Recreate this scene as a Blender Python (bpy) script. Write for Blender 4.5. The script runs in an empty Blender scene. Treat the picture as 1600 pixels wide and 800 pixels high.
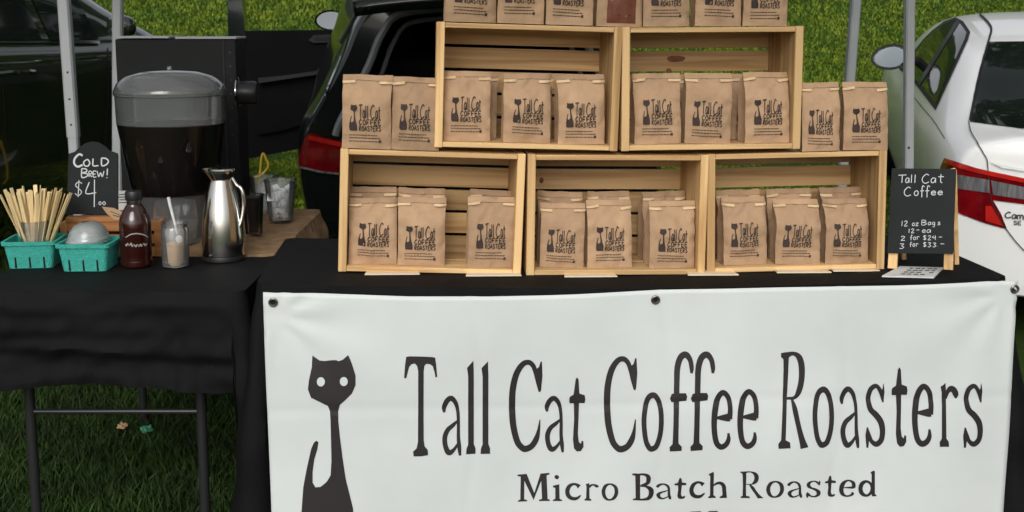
import bpy, bmesh, math, random
import numpy as np
from mathutils import Vector, Matrix, noise, Euler
from mathutils.bvhtree import BVHTree
R = math.radians
random.seed(7); np.random.seed(7)
S = bpy.context.scene
COL = S.collection

# ------------------------------------------------------------------ camera
FPX, YAW, PITCH, PX0, PY0 = 1770.0, R(4.2), R(8.0), 800.0, 289.0
CAM = Vector((0, 0, 1.405))
fw = Vector((math.sin(YAW) * math.cos(PITCH), math.cos(YAW) * math.cos(PITCH), -math.sin(PITCH)))
rt = Vector((math.cos(YAW), -math.sin(YAW), 0))
up = rt.cross(fw)
cd = bpy.data.cameras.new('camera'); cam = bpy.data.objects.new('camera', cd); COL.objects.link(cam)
cd.sensor_width = 36; cd.lens = FPX / 1600 * 36
cd.shift_y = -(400 - PY0) / 1600
cd.dof.use_dof = True; cd.dof.focus_distance = 2.95; cd.dof.aperture_fstop = 9.0
cd.clip_start = 0.05; cd.clip_end = 500
cam.matrix_world = Matrix(((rt.x, up.x, -fw.x, CAM.x), (rt.y, up.y, -fw.y, CAM.y), (rt.z, up.z, -fw.z, CAM.z), (0, 0, 0, 1)))
S.camera = cam

# ------------------------------------------------------------------ sky, sun, exposure (overcast)
SUN_EL, SUN_ROT = R(33), R(192)
w = bpy.data.worlds.new('World'); S.world = w; w.use_nodes = True
nt = w.node_tree; nt.nodes.clear()
sky = nt.nodes.new('ShaderNodeTexSky'); sky.sky_type = 'NISHITA'; sky.sun_disc = False
sky.sun_elevation = SUN_EL; sky.sun_rotation = SUN_ROT; sky.air_density = 1.0; sky.dust_density = 4.0; sky.ozone_density = 1.0
hs = nt.nodes.new('ShaderNodeHueSaturation'); hs.inputs['Saturation'].default_value = 0.25
bg = nt.nodes.new('ShaderNodeBackground'); bg.inputs['Strength'].default_value = 0.13
wo = nt.nodes.new('ShaderNodeOutputWorld')
nt.links.new(sky.outputs[0], hs.inputs['Color']); nt.links.new(hs.outputs[0], bg.inputs['Color']); nt.links.new(bg.outputs[0], wo.inputs['Surface'])
sl = bpy.data.lights.new('sun', 'SUN'); sl.energy = 1.0; sl.angle = R(35); sl.color = (1, 0.985, 0.955)
so = bpy.data.objects.new('sun', sl); COL.objects.link(so)
# sun direction: rotation measured like the sky texture (from +Y clockwise)
sd = Vector((math.sin(SUN_ROT) * math.cos(SUN_EL), math.cos(SUN_ROT) * math.cos(SUN_EL), math.sin(SUN_EL)))
so.rotation_euler = sd.to_track_quat('Z', 'Y').to_euler(); so.location = (0, -3, 8)
S.view_settings.view_transform = 'Standard'; S.view_settings.look = 'None'
S.view_settings.exposure = 0.08; S.view_settings.gamma = 1.0; S.view_settings.use_curve_mapping = False
S.cycles.max_bounces = 10; S.cycles.transparent_max_bounces = 12; S.cycles.transmission_bounces = 10

# ------------------------------------------------------------------ photo pixel -> place
def ray(px, py):
    return (fw + rt * ((px - PX0) / FPX) + up * ((PY0 - py) / FPX)).normalized()
def atY(px, py, Y):
    d = ray(px, py); return CAM + d * ((Y - CAM.y) / d.y)
def atZ(px, py, z):
    d = ray(px, py); return CAM + d * ((z - CAM.z) / d.z)
def to_plane(px, py, p, n):
    d = ray(px, py); return CAM + d * ((p - CAM).dot(n) / d.dot(n))
def proj(p):
    q = Vector(p) - CAM; z = q.dot(fw)
    return PX0 + FPX * q.dot(rt) / z, PY0 - FPX * q.dot(up) / z

def gz(x, y):
    if y < 4: z = 0.0
    elif y < 9: z = 0.08 * (y - 4)
    else: z = 0.4 + 0.5 * (min(y, 17) - 9) + 0.06 * max(0, y - 17)
    z -= 0.20 * min(1, max(0, (x - 1.6) / 1.2)) * min(1, max(0, (12 - y) / 4))
    if y > 4: z += 0.03 * math.sin(x * 0.9 + 1) * min(1, (y - 4) / 4) + 0.04 * math.sin(y * 1.3 + x * .6) * min(1, (y - 4) / 6)
    return z

# ------------------------------------------------------------------ materials
MATS = {}
def mat(name, col, rough=0.6, metal=0.0, var=0.0, vscale=20.0, vdet=4, bump=0.0, bscale=60.0, spec=0.5, coat=0.0, trans=0.0, ior=1.45, stretch=(1, 1, 1), col2=None, island=0.0, alpha=None, sheen=0.0, objrand=0.0, emission=None):
    m = bpy.data.materials.new(name); m.use_nodes = True; MATS[name] = m
    t = m.node_tree; b = t.nodes['Principled BSDF']
    b.inputs['Base Color'].default_value = (*col, 1); b.inputs['Roughness'].default_value = rough; b.inputs['Metallic'].default_value = metal
    b.inputs['Specular IOR Level'].default_value = spec; b.inputs['Coat Weight'].default_value = coat; b.inputs['Coat Roughness'].default_value = 0.04
    b.inputs['Transmission Weight'].default_value = trans; b.inputs['IOR'].default_value = ior
    b.inputs['Sheen Weight'].default_value = sheen
    if alpha is not None: b.inputs['Alpha'].default_value = alpha
    tc = t.nodes.new('ShaderNodeTexCoord'); mp = t.nodes.new('ShaderNodeMapping'); mp.inputs['Scale'].default_value = stretch
    t.links.new(tc.outputs['Object'], mp.inputs['Vector'])
    vec = mp.outputs['Vector']
    if objrand:
        oi = t.nodes.new('ShaderNodeObjectInfo'); sc = t.nodes.new('ShaderNodeVectorMath'); sc.operation = 'SCALE'
        cx = t.nodes.new('ShaderNodeCombineXYZ'); 
        for k in range(3): t.links.new(oi.outputs['Random'], cx.inputs[k])
        sc.inputs['Scale'].default_value = objrand; t.links.new(cx.outputs[0], sc.inputs[0])
        ad = t.nodes.new('ShaderNodeVectorMath'); t.links.new(vec, ad.inputs[0]); t.links.new(sc.outputs[0], ad.inputs[1]); vec = ad.outputs[0]
    c2 = col2 if col2 else tuple(c * (1 - var) for c in col)
    cur = None
    if var or col2:
        n = t.nodes.new('ShaderNodeTexNoise'); n.inputs['Scale'].default_value = vscale; n.inputs['Detail'].default_value = vdet; n.inputs['Roughness'].default_value = 0.6
        t.links.new(vec, n.inputs['Vector'])
        rmp = t.nodes.new('ShaderNodeValToRGB'); rmp.color_ramp.elements[0].position = 0.3; rmp.color_ramp.elements[1].position = 0.72
        rmp.color_ramp.elements[0].color = (*c2, 1); rmp.color_ramp.elements[1].color = (*col, 1)
        t.links.new(n.outputs['Fac'], rmp.inputs['Fac']); cur = rmp.outputs['Color']
    if island:
        g = t.nodes.new('ShaderNodeNewGeometry'); mr = t.nodes.new('ShaderNodeMapRange'); mr.inputs['To Min'].default_value = 1 - island; mr.inputs['To Max'].default_value = 1 + island
        t.links.new(g.outputs['Random Per Island'], mr.inputs['Value'])
        mx = t.nodes.new('ShaderNodeVectorMath'); mx.operation = 'SCALE'
        if cur: t.links.new(cur, mx.inputs[0])
        else: mx.inputs[0].default_value = col
        t.links.new(mr.outputs[0], mx.inputs['Scale']); cur = mx.outputs[0]
    if objrand:
        mr = t.nodes.new('ShaderNodeMapRange'); mr.inputs['To Min'].default_value = 0.86; mr.inputs['To Max'].default_value = 1.1
        t.links.new(oi.outputs['Random'], mr.inputs['Value'])
        mx = t.nodes.new('ShaderNodeVectorMath'); mx.operation = 'SCALE'
        if cur: t.links.new(cur, mx.inputs[0])
        else: mx.inputs[0].default_value = col
        t.links.new(mr.outputs[0], mx.inputs['Scale']); cur = mx.outputs[0]
    if cur: t.links.new(cur, b.inputs['Base Color'])
    if bump:
        n2 = t.nodes.new('ShaderNodeTexNoise'); n2.inputs['Scale'].default_value = bscale; n2.inputs['Detail'].default_value = 5
        t.links.new(vec, n2.inputs['Vector'])
        bp = t.nodes.new('ShaderNodeBump'); bp.inputs['Strength'].default_value = bump; bp.inputs['Distance'].default_value = 0.01
        t.links.new(n2.outputs['Fac'], bp.inputs['Height']); t.links.new(bp.outputs[0], b.inputs['Normal'])
    return m

def wood(name, c1, c2, knot, axis):
    """pine: grain stretched along one local axis, growth rings and a few knots"""
    m = mat(name, c1, 0.55, spec=0.35)
    t = m.node_tree; b = t.nodes['Principled BSDF']
    tc = t.nodes.new('ShaderNodeTexCoord'); oi = t.nodes.new('ShaderNodeObjectInfo')
    cx = t.nodes.new('ShaderNodeCombineXYZ')
    for k in range(3): t.links.new(oi.outputs['Random'], cx.inputs[k])
    sc = t.nodes.new('ShaderNodeVectorMath'); sc.operation = 'SCALE'; sc.inputs['Scale'].default_value = 37.0; t.links.new(cx.outputs[0], sc.inputs[0])
    ad = t.nodes.new('ShaderNodeVectorMath'); t.links.new(tc.outputs['Object'], ad.inputs[0]); t.links.new(sc.outputs[0], ad.inputs[1])
    # knots
    vo = t.nodes.new('ShaderNodeTexVoronoi'); vo.inputs['Scale'].default_value = 4.0
    mpk = t.nodes.new('ShaderNodeMapping'); s = [1.6, 1.6, 1.6]; s[axis] = 0.9; mpk.inputs['Scale'].default_value = s
    t.links.new(ad.outputs[0], mpk.inputs[0]); t.links.new(mpk.outputs[0], vo.inputs['Vector'])
    mp = t.nodes.new('ShaderNodeMapping'); s = [46, 46, 46]; s[axis] = 1.6; mp.inputs['Scale'].default_value = s
    t.links.new(ad.outputs[0], mp.inputs[0])
    n = t.nodes.new('ShaderNodeTexNoise'); n.inputs['Scale'].default_value = 1.0; n.inputs['Detail'].default_value = 5; n.inputs['Distortion'].default_value = 0.6
    t.links.new(mp.outputs[0], n.inputs['Vector'])
    rmp = t.nodes.new('ShaderNodeValToRGB'); rmp.color_ramp.elements[0].position = 0.30; rmp.color_ramp.elements[1].position = 0.58
    rmp.color_ramp.elements[0].color = (*c2, 1); rmp.color_ramp.elements[1].color = (*c1, 1)
    t.links.new(n.outputs['Fac'], rmp.inputs['Fac'])
    kr = t.nodes.new('ShaderNodeValToRGB'); kr.color_ramp.elements[0].position = 0.03; kr.color_ramp.elements[1].position = 0.10
    kr.color_ramp.elements[0].color = (0.85, 0.85, 0.85, 1); kr.color_ramp.elements[1].color = (0, 0, 0, 1)
    t.links.new(vo.outputs['Distance'], kr.inputs['Fac'])
    mk = t.nodes.new('ShaderNodeMix'); mk.data_type = 'RGBA'; mk.inputs['B'].default_value = (*knot, 1)
    t.links.new(kr.outputs['Color'], mk.inputs['Factor']); t.links.new(rmp.outputs['Color'], mk.inputs['A'])
    mr = t.nodes.new('ShaderNodeMapRange'); mr.inputs['To Min'].default_value = 0.74; mr.inputs['To Max'].default_value = 1.14
    t.links.new(oi.outputs['Random'], mr.inputs['Value'])
    mx = t.nodes.new('ShaderNodeVectorMath'); mx.operation = 'SCALE'
    t.links.new(mk.outputs['Result'], mx.inputs[0]); t.links.new(mr.outputs[0], mx.inputs['Scale'])
    t.links.new(mx.outputs[0], b.inputs['Base Color'])
    bp = t.nodes.new('ShaderNodeBump'); bp.inputs['Strength'].default_value = 0.25; bp.inputs['Distance'].default_value = 0.002
    t.links.new(n.outputs['Fac'], bp.inputs['Height']); t.links.new(bp.outputs[0], b.inputs['Normal'])
    return m

PINE1, PINE2, KNOT = (0.69, 0.455, 0.215), (0.40, 0.22, 0.08), (0.17, 0.06, 0.02)
wood('pine_x', PINE1, PINE2, KNOT, 0); wood('pine_z', PINE1, PINE2, KNOT, 2); wood('pine_y', PINE1, PINE2, KNOT, 1)
wood('orange_wood_x', (0.46, 0.20, 0.07), (0.33, 0.13, 0.04), (0.12, .04, .02), 0)
mat('kraft', (0.44, 0.285, 0.17), 0.75, var=0.2, vscale=14, bump=0.65, bscale=22, spec=0.25, objrand=9.0)
mat('kraft_dark_label', (0.16, 0.045, 0.02), 0.6, var=0.3, vscale=60)
mat('tin_tie', (0.62, 0.44, 0.25), 0.6)
mat('ink', (0.035, 0.03, 0.03), 0.8, spec=0.2)
mat('ink_brown', (0.055, 0.04, 0.035), 0.85, spec=0.1)
mat('banner_vinyl', (0.59, 0.625, 0.615), 0.5, var=0.10, vscale=3.0, spec=0.4, bump=0.05, bscale=8)
mat('banner_ink', (0.022, 0.018, 0.02), 0.5, spec=0.4)
mat('black_cloth', (0.0062, 0.006, 0.0066), 0.72, var=0.35, vscale=5, bump=0.25, bscale=500, spec=0.15)
mat('burlap', (0.33, 0.215, 0.12), 0.95, var=0.45, vscale=26, bump=0.8, bscale=260, spec=0.1)
mat('black_metal', (0.008, 0.008, 0.009), 0.5, var=0.4, vscale=14, spec=0.25)
mat('black_plastic', (0.012, 0.012, 0.013), 0.4, spec=0.5)
mat('leg_metal', (0.035, 0.035, 0.037), 0.3, metal=0.4)
mat('grey_pole', (0.40, 0.42, 0.43), 0.45, metal=0.1, var=0.12, vscale=9)
mat('hole_black', (0.004, 0.004, 0.004), 0.9)
mat('steel', (0.62, 0.60, 0.57), 0.14, metal=1.0)
mat('brass_dull', (0.18, 0.17, 0.15), 0.35, metal=1.0)
def thin_plastic(name, tint, diff, dcol, rough=0.04, boost=1.0):
    """clear moulded plastic as a thin sheet: mostly see-through, fresnel gloss, a little haze"""
    m = bpy.data.materials.new(name); m.use_nodes = True; MATS[name] = m; t = m.node_tree; t.nodes.clear()
    o = t.nodes.new('ShaderNodeOutputMaterial'); tr = t.nodes.new('ShaderNodeBsdfTransparent'); tr.inputs['Color'].default_value = (*tint, 1)
    df = t.nodes.new('ShaderNodeBsdfDiffuse'); df.inputs['Color'].default_value = (*dcol, 1); gl = t.nodes.new('ShaderNodeBsdfGlossy'); gl.inputs['Roughness'].default_value = rough
    m1 = t.nodes.new('ShaderNodeMixShader'); m1.inputs[0].default_value = diff; t.links.new(tr.outputs[0], m1.inputs[1]); t.links.new(df.outputs[0], m1.inputs[2])
    fr = t.nodes.new('ShaderNodeFresnel'); fr.inputs['IOR'].default_value = 1.5; mu = t.nodes.new('ShaderNodeMath'); mu.operation = 'MULTIPLY'; mu.inputs[1].default_value = boost; mu.use_clamp = True; t.links.new(fr.outputs[0], mu.inputs[0])
    m2 = t.nodes.new('ShaderNodeMixShader'); t.links.new(mu.outputs[0], m2.inputs[0]); t.links.new(m1.outputs[0], m2.inputs[1]); t.links.new(gl.outputs[0], m2.inputs[2]); t.links.new(m2.outputs[0], o.inputs['Surface'])
    return m
thin_plastic('clear_plastic', (0.95, 0.95, 0.95), 0.01, (.3, .3, .3))
thin_plastic('frost_plastic', (0.98, 0.985, 0.985), 0.11, (.7, .72, .72), boost=1.4)
thin_plastic('hazy_plastic', (0.80, 0.82, 0.82), 0.16, (.55, .58, .58), rough=.06, boost=1.6)
mat('cold_brew', (0.009, 0.003, 0.0022), 0.55, spec=0.15)
mat('syrup', (0.022, 0.003, 0.002), 0.06, spec=0.6, coat=0.5)
mat('cream', (0.58, 0.36, 0.15), 0.5, var=0.2, vscale=60)
thin_plastic('lid_plastic', (0.93, 0.94, 0.94), 0.15, (.9, .92, .92), rough=.08, boost=.8)
thin_plastic('ice', (0.92, 0.94, 0.95), 0.86, (.92, .95, .97), rough=.08, boost=1.6)
mat('teal_pulp', (0.055, 0.40, 0.33), 0.85, var=0.22, vscale=60, bump=0.5, bscale=220, spec=0.2)
mat('stirrer_wood', (0.88, 0.68, 0.36), 0.6, var=0.2, vscale=30, stretch=(6, 6, .5), objrand=3)
mat('chalkboard', (0.017, 0.019, 0.021), 0.7, var=0.3, vscale=9, spec=0.3)
mat('chalk', (0.60, 0.62, 0.64), 0.9)
mat('white_print', (0.26, 0.26, 0.26), 0.6)
mat('paper_white', (0.66, 0.66, 0.64), 0.7, var=0.2, vscale=40)
mat('shim_wood', (0.74, 0.62, 0.44), 0.6, var=0.15, vscale=25, stretch=(1, 8, 8))
mat('white_paint', (0.85, 0.86, 0.85), 0.28, coat=0.7, spec=0.5)
mat('black_paint', (0.010, 0.016, 0.007), 0.15, coat=1.0, spec=0.5)  # green tinge of reflected grass is put into the base colour
mat('navy_paint', (0.005, 0.008, 0.007), 0.15, coat=0.6, spec=0.5)
mat('car_glass', (0.008, 0.012, 0.010), 0.05, spec=0.5, coat=0.2)
mat('car_interior', (0.005, 0.005, 0.006), 0.6, var=0.3, vscale=8, spec=0.12)
mat('interior_trim', (0.022, 0.022, 0.024), 0.5)
mat('seal_grey', (0.16, 0.17, 0.18), 0.35)
mat('rubber', (0.01, 0.01, 0.01), 0.6)
mat('tail_red', (0.22, 0.004, 0.008), 0.08, spec=0.6, coat=1.0, var=.5, vscale=14)
mat('tail_bright', (0.55, 0.02, 0.015), 0.08, spec=0.6, coat=1.0, var=.4, vscale=10)
mat('tail_clear', (0.55, 0.55, 0.57), 0.12, metal=0.6, coat=1.0, var=0.7, vscale=2.0, stretch=(34, 34, 3))
mat('chrome', (0.55, 0.56, 0.57), 0.12, metal=1.0)
MATS['black_paint'].node_tree.nodes['Principled BSDF'].inputs['Coat IOR'].default_value = 1.9
mat('mirror_glass', (0.27, 0.31, 0.34), 0.25, metal=0.2, coat=1.0)  # soft grey base stands in for the reflected sky
mat('yellow_cord', (0.50, 0.33, 0.03), 0.5)
mat('litter_green', (0.05, 0.26, 0.15), 0.6)
mat('grey_wheel', (0.25, 0.25, 0.26), 0.35, metal=0.7)
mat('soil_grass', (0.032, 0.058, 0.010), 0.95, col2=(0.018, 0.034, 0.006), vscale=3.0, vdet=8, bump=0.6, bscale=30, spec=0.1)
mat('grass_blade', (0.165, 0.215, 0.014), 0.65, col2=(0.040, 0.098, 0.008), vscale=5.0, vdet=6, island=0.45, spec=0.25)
mat('grass_near_shaded', (0.030, 0.066, 0.010), 0.7, col2=(0.013, 0.022, 0.006), vscale=5, vdet=5, island=0.5, spec=0.25)  # shade under the tables is darkened into this copy of the grass
mat('canopy_fabric', (0.85, 0.85, 0.85), 0.8)
_t = MATS['canopy_fabric'].node_tree; _tr = _t.nodes.new('ShaderNodeBsdfTranslucent'); _tr.inputs['Color'].default_value = (.92, .92, .92, 1); _mx = _t.nodes.new('ShaderNodeMixShader'); _mx.inputs[0].default_value = 0.62
_t.links.new(_t.nodes['Principled BSDF'].outputs[0], _mx.inputs[1]); _t.links.new(_tr.outputs[0], _mx.inputs[2]); _t.links.new(_mx.outputs[0], _t.nodes['Material Output'].inputs['Surface'])
mat('leafy', (0.035, 0.07, 0.012), 0.7, island=0.5)
mat('bark', (0.06, 0.045, 0.03), 0.9, var=0.4, vscale=10)

# ------------------------------------------------------------------ mesh builder
class MB:
    def __init__(s): s.v = []; s.f = []
    def add(s, vs, fs):
        o = len(s.v); s.v += [Vector(v) for v in vs]; s.f += [tuple(i + o for i in f) for f in fs]; return s
    def box(s, lo, hi, M=None, bev=0.0):
        x0, y0, z0 = lo; x1, y1, z1 = hi
        if bev > 0:
            bm = bmesh.new(); bmesh.ops.create_cube(bm, size=1)
            for v in bm.verts: v.co = Vector(((x0 + x1) / 2 + v.co.x * (x1 - x0), (y0 + y1) / 2 + v.co.y * (y1 - y0), (z0 + z1) / 2 + v.co.z * (z1 - z0)))
            bmesh.ops.bevel(bm, geom=bm.edges[:], offset=bev, segments=1, affect='EDGES')
            bm.verts.index_update()
            vs = [v.co.copy() for v in bm.verts]; fs = [[v.index for v in f.verts] for f in bm.faces]; bm.free()
        else:
            vs = [Vector(p) for p in ((x0, y0, z0), (x1, y0, z0), (x1, y1, z0), (x0, y1, z0), (x0, y0, z1), (x1, y0, z1), (x1, y1, z1), (x0, y1, z1))]
            fs = [(0, 3, 2, 1), (4, 5, 6, 7), (0, 1, 5, 4), (1, 2, 6, 5), (2, 3, 7, 6), (3, 0, 4, 7)]
        if M: vs = [M @ v for v in vs]
        return s.add(vs, fs)
    def lathe(s, prof, c=(0, 0, 0), n=32, capb=True, capt=True):
        vs = []; fs = []; k = len(prof)
        for r, z in prof:
            for i in range(n):
                a = 2 * math.pi * i / n; vs.append((c[0] + r * math.cos(a), c[1] + r * math.sin(a), c[2] + z))
        for j in range(k - 1):
            for i in range(n):
                i2 = (i + 1) % n; fs.append((j * n + i, j * n + i2, (j + 1) * n + i2, (j + 1) * n + i))
        if capb: fs.append(tuple(reversed(range(n))))
        if capt: fs.append(tuple(range((k - 1) * n, k * n)))
        return s.add(vs, fs)
    def tube(s, pts, r, n=8, closed=False, caps=True):
        pts = [Vector(p) for p in pts]; m = len(pts); rr = r if isinstance(r, (list, tuple)) else [r] * m
        vs = []; fs = []; ref = None
        for i, p in enumerate(pts):
            a = pts[i - 1] if (i > 0 or closed) else p; b = pts[(i + 1) % m] if (i < m - 1 or closed) else p
            t = (b - a).normalized()
            if ref is None: ref = t.orthogonal().normalized()
            ref = (ref - t * ref.dot(t)).normalized(); bi = t.cross(ref)
            for k in range(n):
                an = 2 * math.pi * k / n; vs.append(p + (ref * math.cos(an) + bi * math.sin(an)) * rr[i])
        for i in range(m if closed else m - 1):
            j = (i + 1) % m
            for k in range(n):
                k2 = (k + 1) % n; fs.append((i * n + k, i * n + k2, j * n + k2, j * n + k))
        if caps and not closed: fs.append(tuple(reversed(range(n)))); fs.append(tuple(range((m - 1) * n, m * n)))
        return s.add(vs, fs)
    def grid(s, fn, nu, nv, wrap=False):
        vs = [fn(i / nu, j / nv) for j in range(nv + 1) for i in range(nu + 1)]
        fs = [(j * (nu + 1) + i, j * (nu + 1) + i + 1, (j + 1) * (nu + 1) + i + 1, (j + 1) * (nu + 1) + i) for j in range(nv) for i in range(nu)]
        return s.add(vs, fs)
    def prism(s, poly, y0, y1):   # polygon in x,z extruded along y
        n = len(poly); vs = [(p[0], y0, p[1]) for p in poly] + [(p[0], y1, p[1]) for p in poly]
        fs = [tuple(range(n)), tuple(reversed(range(n, 2 * n)))] + [(i, i + n, (i + 1) % n + n, (i + 1) % n) for i in range(n)]
        return s.add(vs, fs)
    def mesh(s, name, m, smooth=False):
        me = bpy.data.meshes.new(name); me.from_pydata([tuple(v) for v in s.v], [], s.f); me.validate()
        me.materials.append(MATS[m] if isinstance(m, str) else m)
        if smooth:
            me.polygons.foreach_set('use_smooth', [True] * len(me.polygons))
        me.update(); return me
    def build(s, name, m, parent=None, smooth=False, world=False, normals=True):
        if world and parent is not None:
            inv = parent['_mi'] if False else wmat(parent).inverted()
            s.v = [inv @ v for v in s.v]
        me = s.mesh(name, m, smooth)
        if normals:
            bm = bmesh.new(); bm.from_mesh(me); bmesh.ops.recalc_face_normals(bm, faces=bm.faces[:]); bm.to_mesh(me); bm.free()
        if smooth: sharp(me)
        o = bpy.data.objects.new(name, me); COL.objects.link(o)
        if parent is not None: o.parent = parent
        return o
def sharp(me, ang=40):
    bm = bmesh.new(); bm.from_mesh(me)
    for e in bm.edges:
        if len(e.link_faces) == 2 and e.calc_face_angle(0) > R(ang): e.smooth = False
    bm.to_mesh(me); bm.free()
def wmat(o):
    M = Matrix.LocRotScale(o.location, o.rotation_euler, o.scale)
    return wmat(o.parent) @ M if o.parent else M
def tag(o, label=None, cat=None, group=None, kind=None):
    if label: o['label'] = label
    if cat: o['category'] = cat
    if group: o['group'] = group
    if kind: o['kind'] = kind
    return o
def thing(name, label, cat, loc=(0, 0, 0), rot=(0, 0, 0), group=None):
    o = bpy.data.objects.new(name, None); COL.objects.link(o); o.location = loc; o.rotation_euler = rot; o.empty_display_size = 0.05
    return tag(o, label, cat, group)
def copyobj(src, parent=None, name=None):
    c = src.copy(); COL.objects.link(c)
    if name: c.name = name
    c.parent = parent; return c
def cr(pts, n=6, closed=False):
    """Catmull-Rom through tuples of any length"""
    P = [np.array(p, float) for p in pts]; out = []; m = len(P)
    for i in range(m if closed else m - 1):
        p1, p2 = P[i], P[(i + 1) % m]
        p0 = P[i - 1] if (i > 0 or closed) else 2 * p1 - p2
        p3 = P[(i + 2) % m] if (i < m - 2 or closed) else 2 * p2 - p1
        for k in range(n):
            t = k / n
            out.append(tuple(0.5 * (2 * p1 + (p2 - p0) * t + (2 * p0 - 5 * p1 + 4 * p2 - p3) * t * t + (3 * p1 - p0 - 3 * p2 + p3) * t ** 3)))
    if not closed: out.append(tuple(P[-1]))
    return out

# ------------------------------------------------------------------ flat lettering: 2-D shapes -> triangles
def stroke2d(pts, smooth=5):
    """variable width pen stroke -> list of quads (2-D)"""
    p = cr(pts, smooth) if smooth else pts
    L = []; Rr = []
    for i, (x, y, wd) in enumerate(p):
        a = p[max(i - 1, 0)]; b = p[min(i + 1, len(p) - 1)]
        dx, dy = b[0] - a[0], b[1] - a[1]; l = math.hypot(dx, dy) or 1
        nx, ny = -dy / l, dx / l; wd = max(wd, 1e-4)
        L.append((x + nx * wd / 2, y + ny * wd / 2)); Rr.append((x - nx * wd / 2, y - ny * wd / 2))
    return [[L[i], L[i + 1], Rr[i + 1], Rr[i]] for i in range(len(p) - 1)]
def ring2d(pts, n=5):
    p = cr(pts, n, closed=True); L = []; Rr = []; m = len(p)
    for i, (x, y, wd) in enumerate(p):
        a = p[i - 1]; b = p[(i + 1) % m]; dx, dy = b[0] - a[0], b[1] - a[1]; l = math.hypot(dx, dy) or 1
        nx, ny = -dy / l, dx / l
        L.append((x + nx * wd / 2, y + ny * wd / 2)); Rr.append((x - nx * wd / 2, y - ny * wd / 2))
    return [[L[i], L[(i + 1) % m], Rr[(i + 1) % m], Rr[i]] for i in range(m)]
def poly2d(pts): return [list(pts)]
def polys_to_mesh(polys, cut=None):
    """2-D polygons -> (verts2d, faces), triangulated and cut on a grid"""
    bm = bmesh.new()
    for pl in polys:
        vs = [bm.verts.new((p[0], p[1], 0)) for p in pl]
        try:
            f_ = bm.faces.new(vs); f_.normal_update()
        except ValueError: pass
    bmesh.ops.triangulate(bm, faces=[f for f in bm.faces if len(f.verts) > 4])
    if cut:
        xs = [v.co.x for v in bm.verts]; ys = [v.co.y for v in bm.verts]
        x = math.floor(min(xs) / cut) * cut + cut
        while x < max(xs):
            bmesh.ops.bisect_plane(bm, geom=bm.verts[:] + bm.edges[:] + bm.faces[:], plane_co=(x, 0, 0), plane_no=(1, 0, 0)); x += cut
        y = math.floor(min(ys) / cut) * cut + cut
        while y < max(ys):
            bmesh.ops.bisect_plane(bm, geom=bm.verts[:] + bm.edges[:] + bm.faces[:], plane_co=(0, y, 0), plane_no=(0, 1, 0)); y += cut
    bm.verts.index_update()
    v = [(a.co.x, a.co.y) for a in bm.verts]; f = [[q.index for q in fc.verts] for fc in bm.faces]; bm.free()
    return v, f

# traced big letters (units: traced pixels, y down)
GL = {}
GL['T'] = poly2d([(66, 62), (90, 58), (170, 60), (245, 64), (266, 68), (272, 110), (280, 200), (268, 206), (262, 170), (250, 128), (232, 114), (206, 110), (192, 124), (187, 160), (186, 400), (187, 640), (194, 682), (215, 706), (217, 742), (170, 750), (117, 750), (114, 716), (138, 694), (147, 650), (149, 400), (149, 160), (142, 126), (126, 108), (104, 112), (86, 132), (76, 172), (66, 210), (52, 206), (58, 120)])
GL['a'] = stroke2d([(326, 452, 16), (325, 418, 32), (344, 374, 36), (374, 354, 36), (404, 384, 30), (420, 440, 24), (425, 520, 22), (425, 620, 24), (431, 690, 28), (436, 744, 16)]) + stroke2d([(418, 510, 14), (386, 540, 28), (350, 572, 32), (330, 622, 34), (335, 682, 34), (358, 724, 38), (392, 705, 24), (424, 660, 14)])
GL['l'] = poly2d([(530, 90), (533, 200), (533, 670), (545, 700), (545, 738), (480, 738), (482, 702), (494, 672), (494, 200), (486, 140)])
GL['C'] = stroke2d([(278, 312, 14), (266, 250, 26), (252, 185, 30), (232, 130, 32), (200, 106, 36), (160, 120, 38), (118, 185, 42), (93, 290, 44), (88, 410, 44), (96, 540, 44), (122, 650, 42), (152, 695, 42), (182, 708, 44), (225, 688, 40), (256, 640, 38), (272, 580, 22), (281, 506, 6)]) + poly2d([(292, 98), (297, 200), (288, 300), (275, 312), (262, 250), (258, 150), (272, 138), (282, 104)])
GL['t'] = poly2d([(536, 207), (546, 225), (552, 320), (588, 332), (593, 360), (588, 388), (550, 388), (546, 500), (542, 600), (548, 655), (562, 668), (568, 646), (580, 652), (580, 690), (562, 718), (535, 722), (515, 700), (508, 640), (516, 500), (514, 390), (484, 390), (482, 362), (486, 344), (512, 328), (526, 220)])
GL['o'] = ring2d([(385, 322, 40), (350, 350, 36), (328, 440, 34), (324, 530, 34), (336, 630, 34), (358, 680, 36), (378, 688, 38), (410, 665, 36), (436, 580, 34), (443, 480, 34), (434, 390, 34), (412, 338, 36)], 4)
GL['f'] = stroke2d([(166, 176, 16), (168, 140, 30), (158, 84, 34), (128, 50, 44), (92, 72, 42), (70, 140, 40), (64, 240, 38), (60, 340, 38), (56, 460, 36), (52, 600, 38), (51, 660, 44), (51, 690, 60)]) + poly2d([(28, 314), (60, 308), (125, 308), (133, 330), (128, 360), (60, 368), (26, 372), (16, 346)]) + poly2d([(28, 655), (75, 652), (94, 672), (92, 700), (12, 705), (10, 675)])
GL['e'] = stroke2d([(322, 475, 10), (410, 474, 54), (428, 472, 50)], 2) + stroke2d([(427, 485, 36), (432, 420, 34), (424, 350, 34), (400, 312, 36), (374, 306, 38), (345, 345, 40), (326, 420, 42), (318, 510, 40), (322, 590, 38), (336, 650, 38), (366, 676, 40), (400, 660, 36), (418, 625, 30), (418, 580, 14)])
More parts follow.
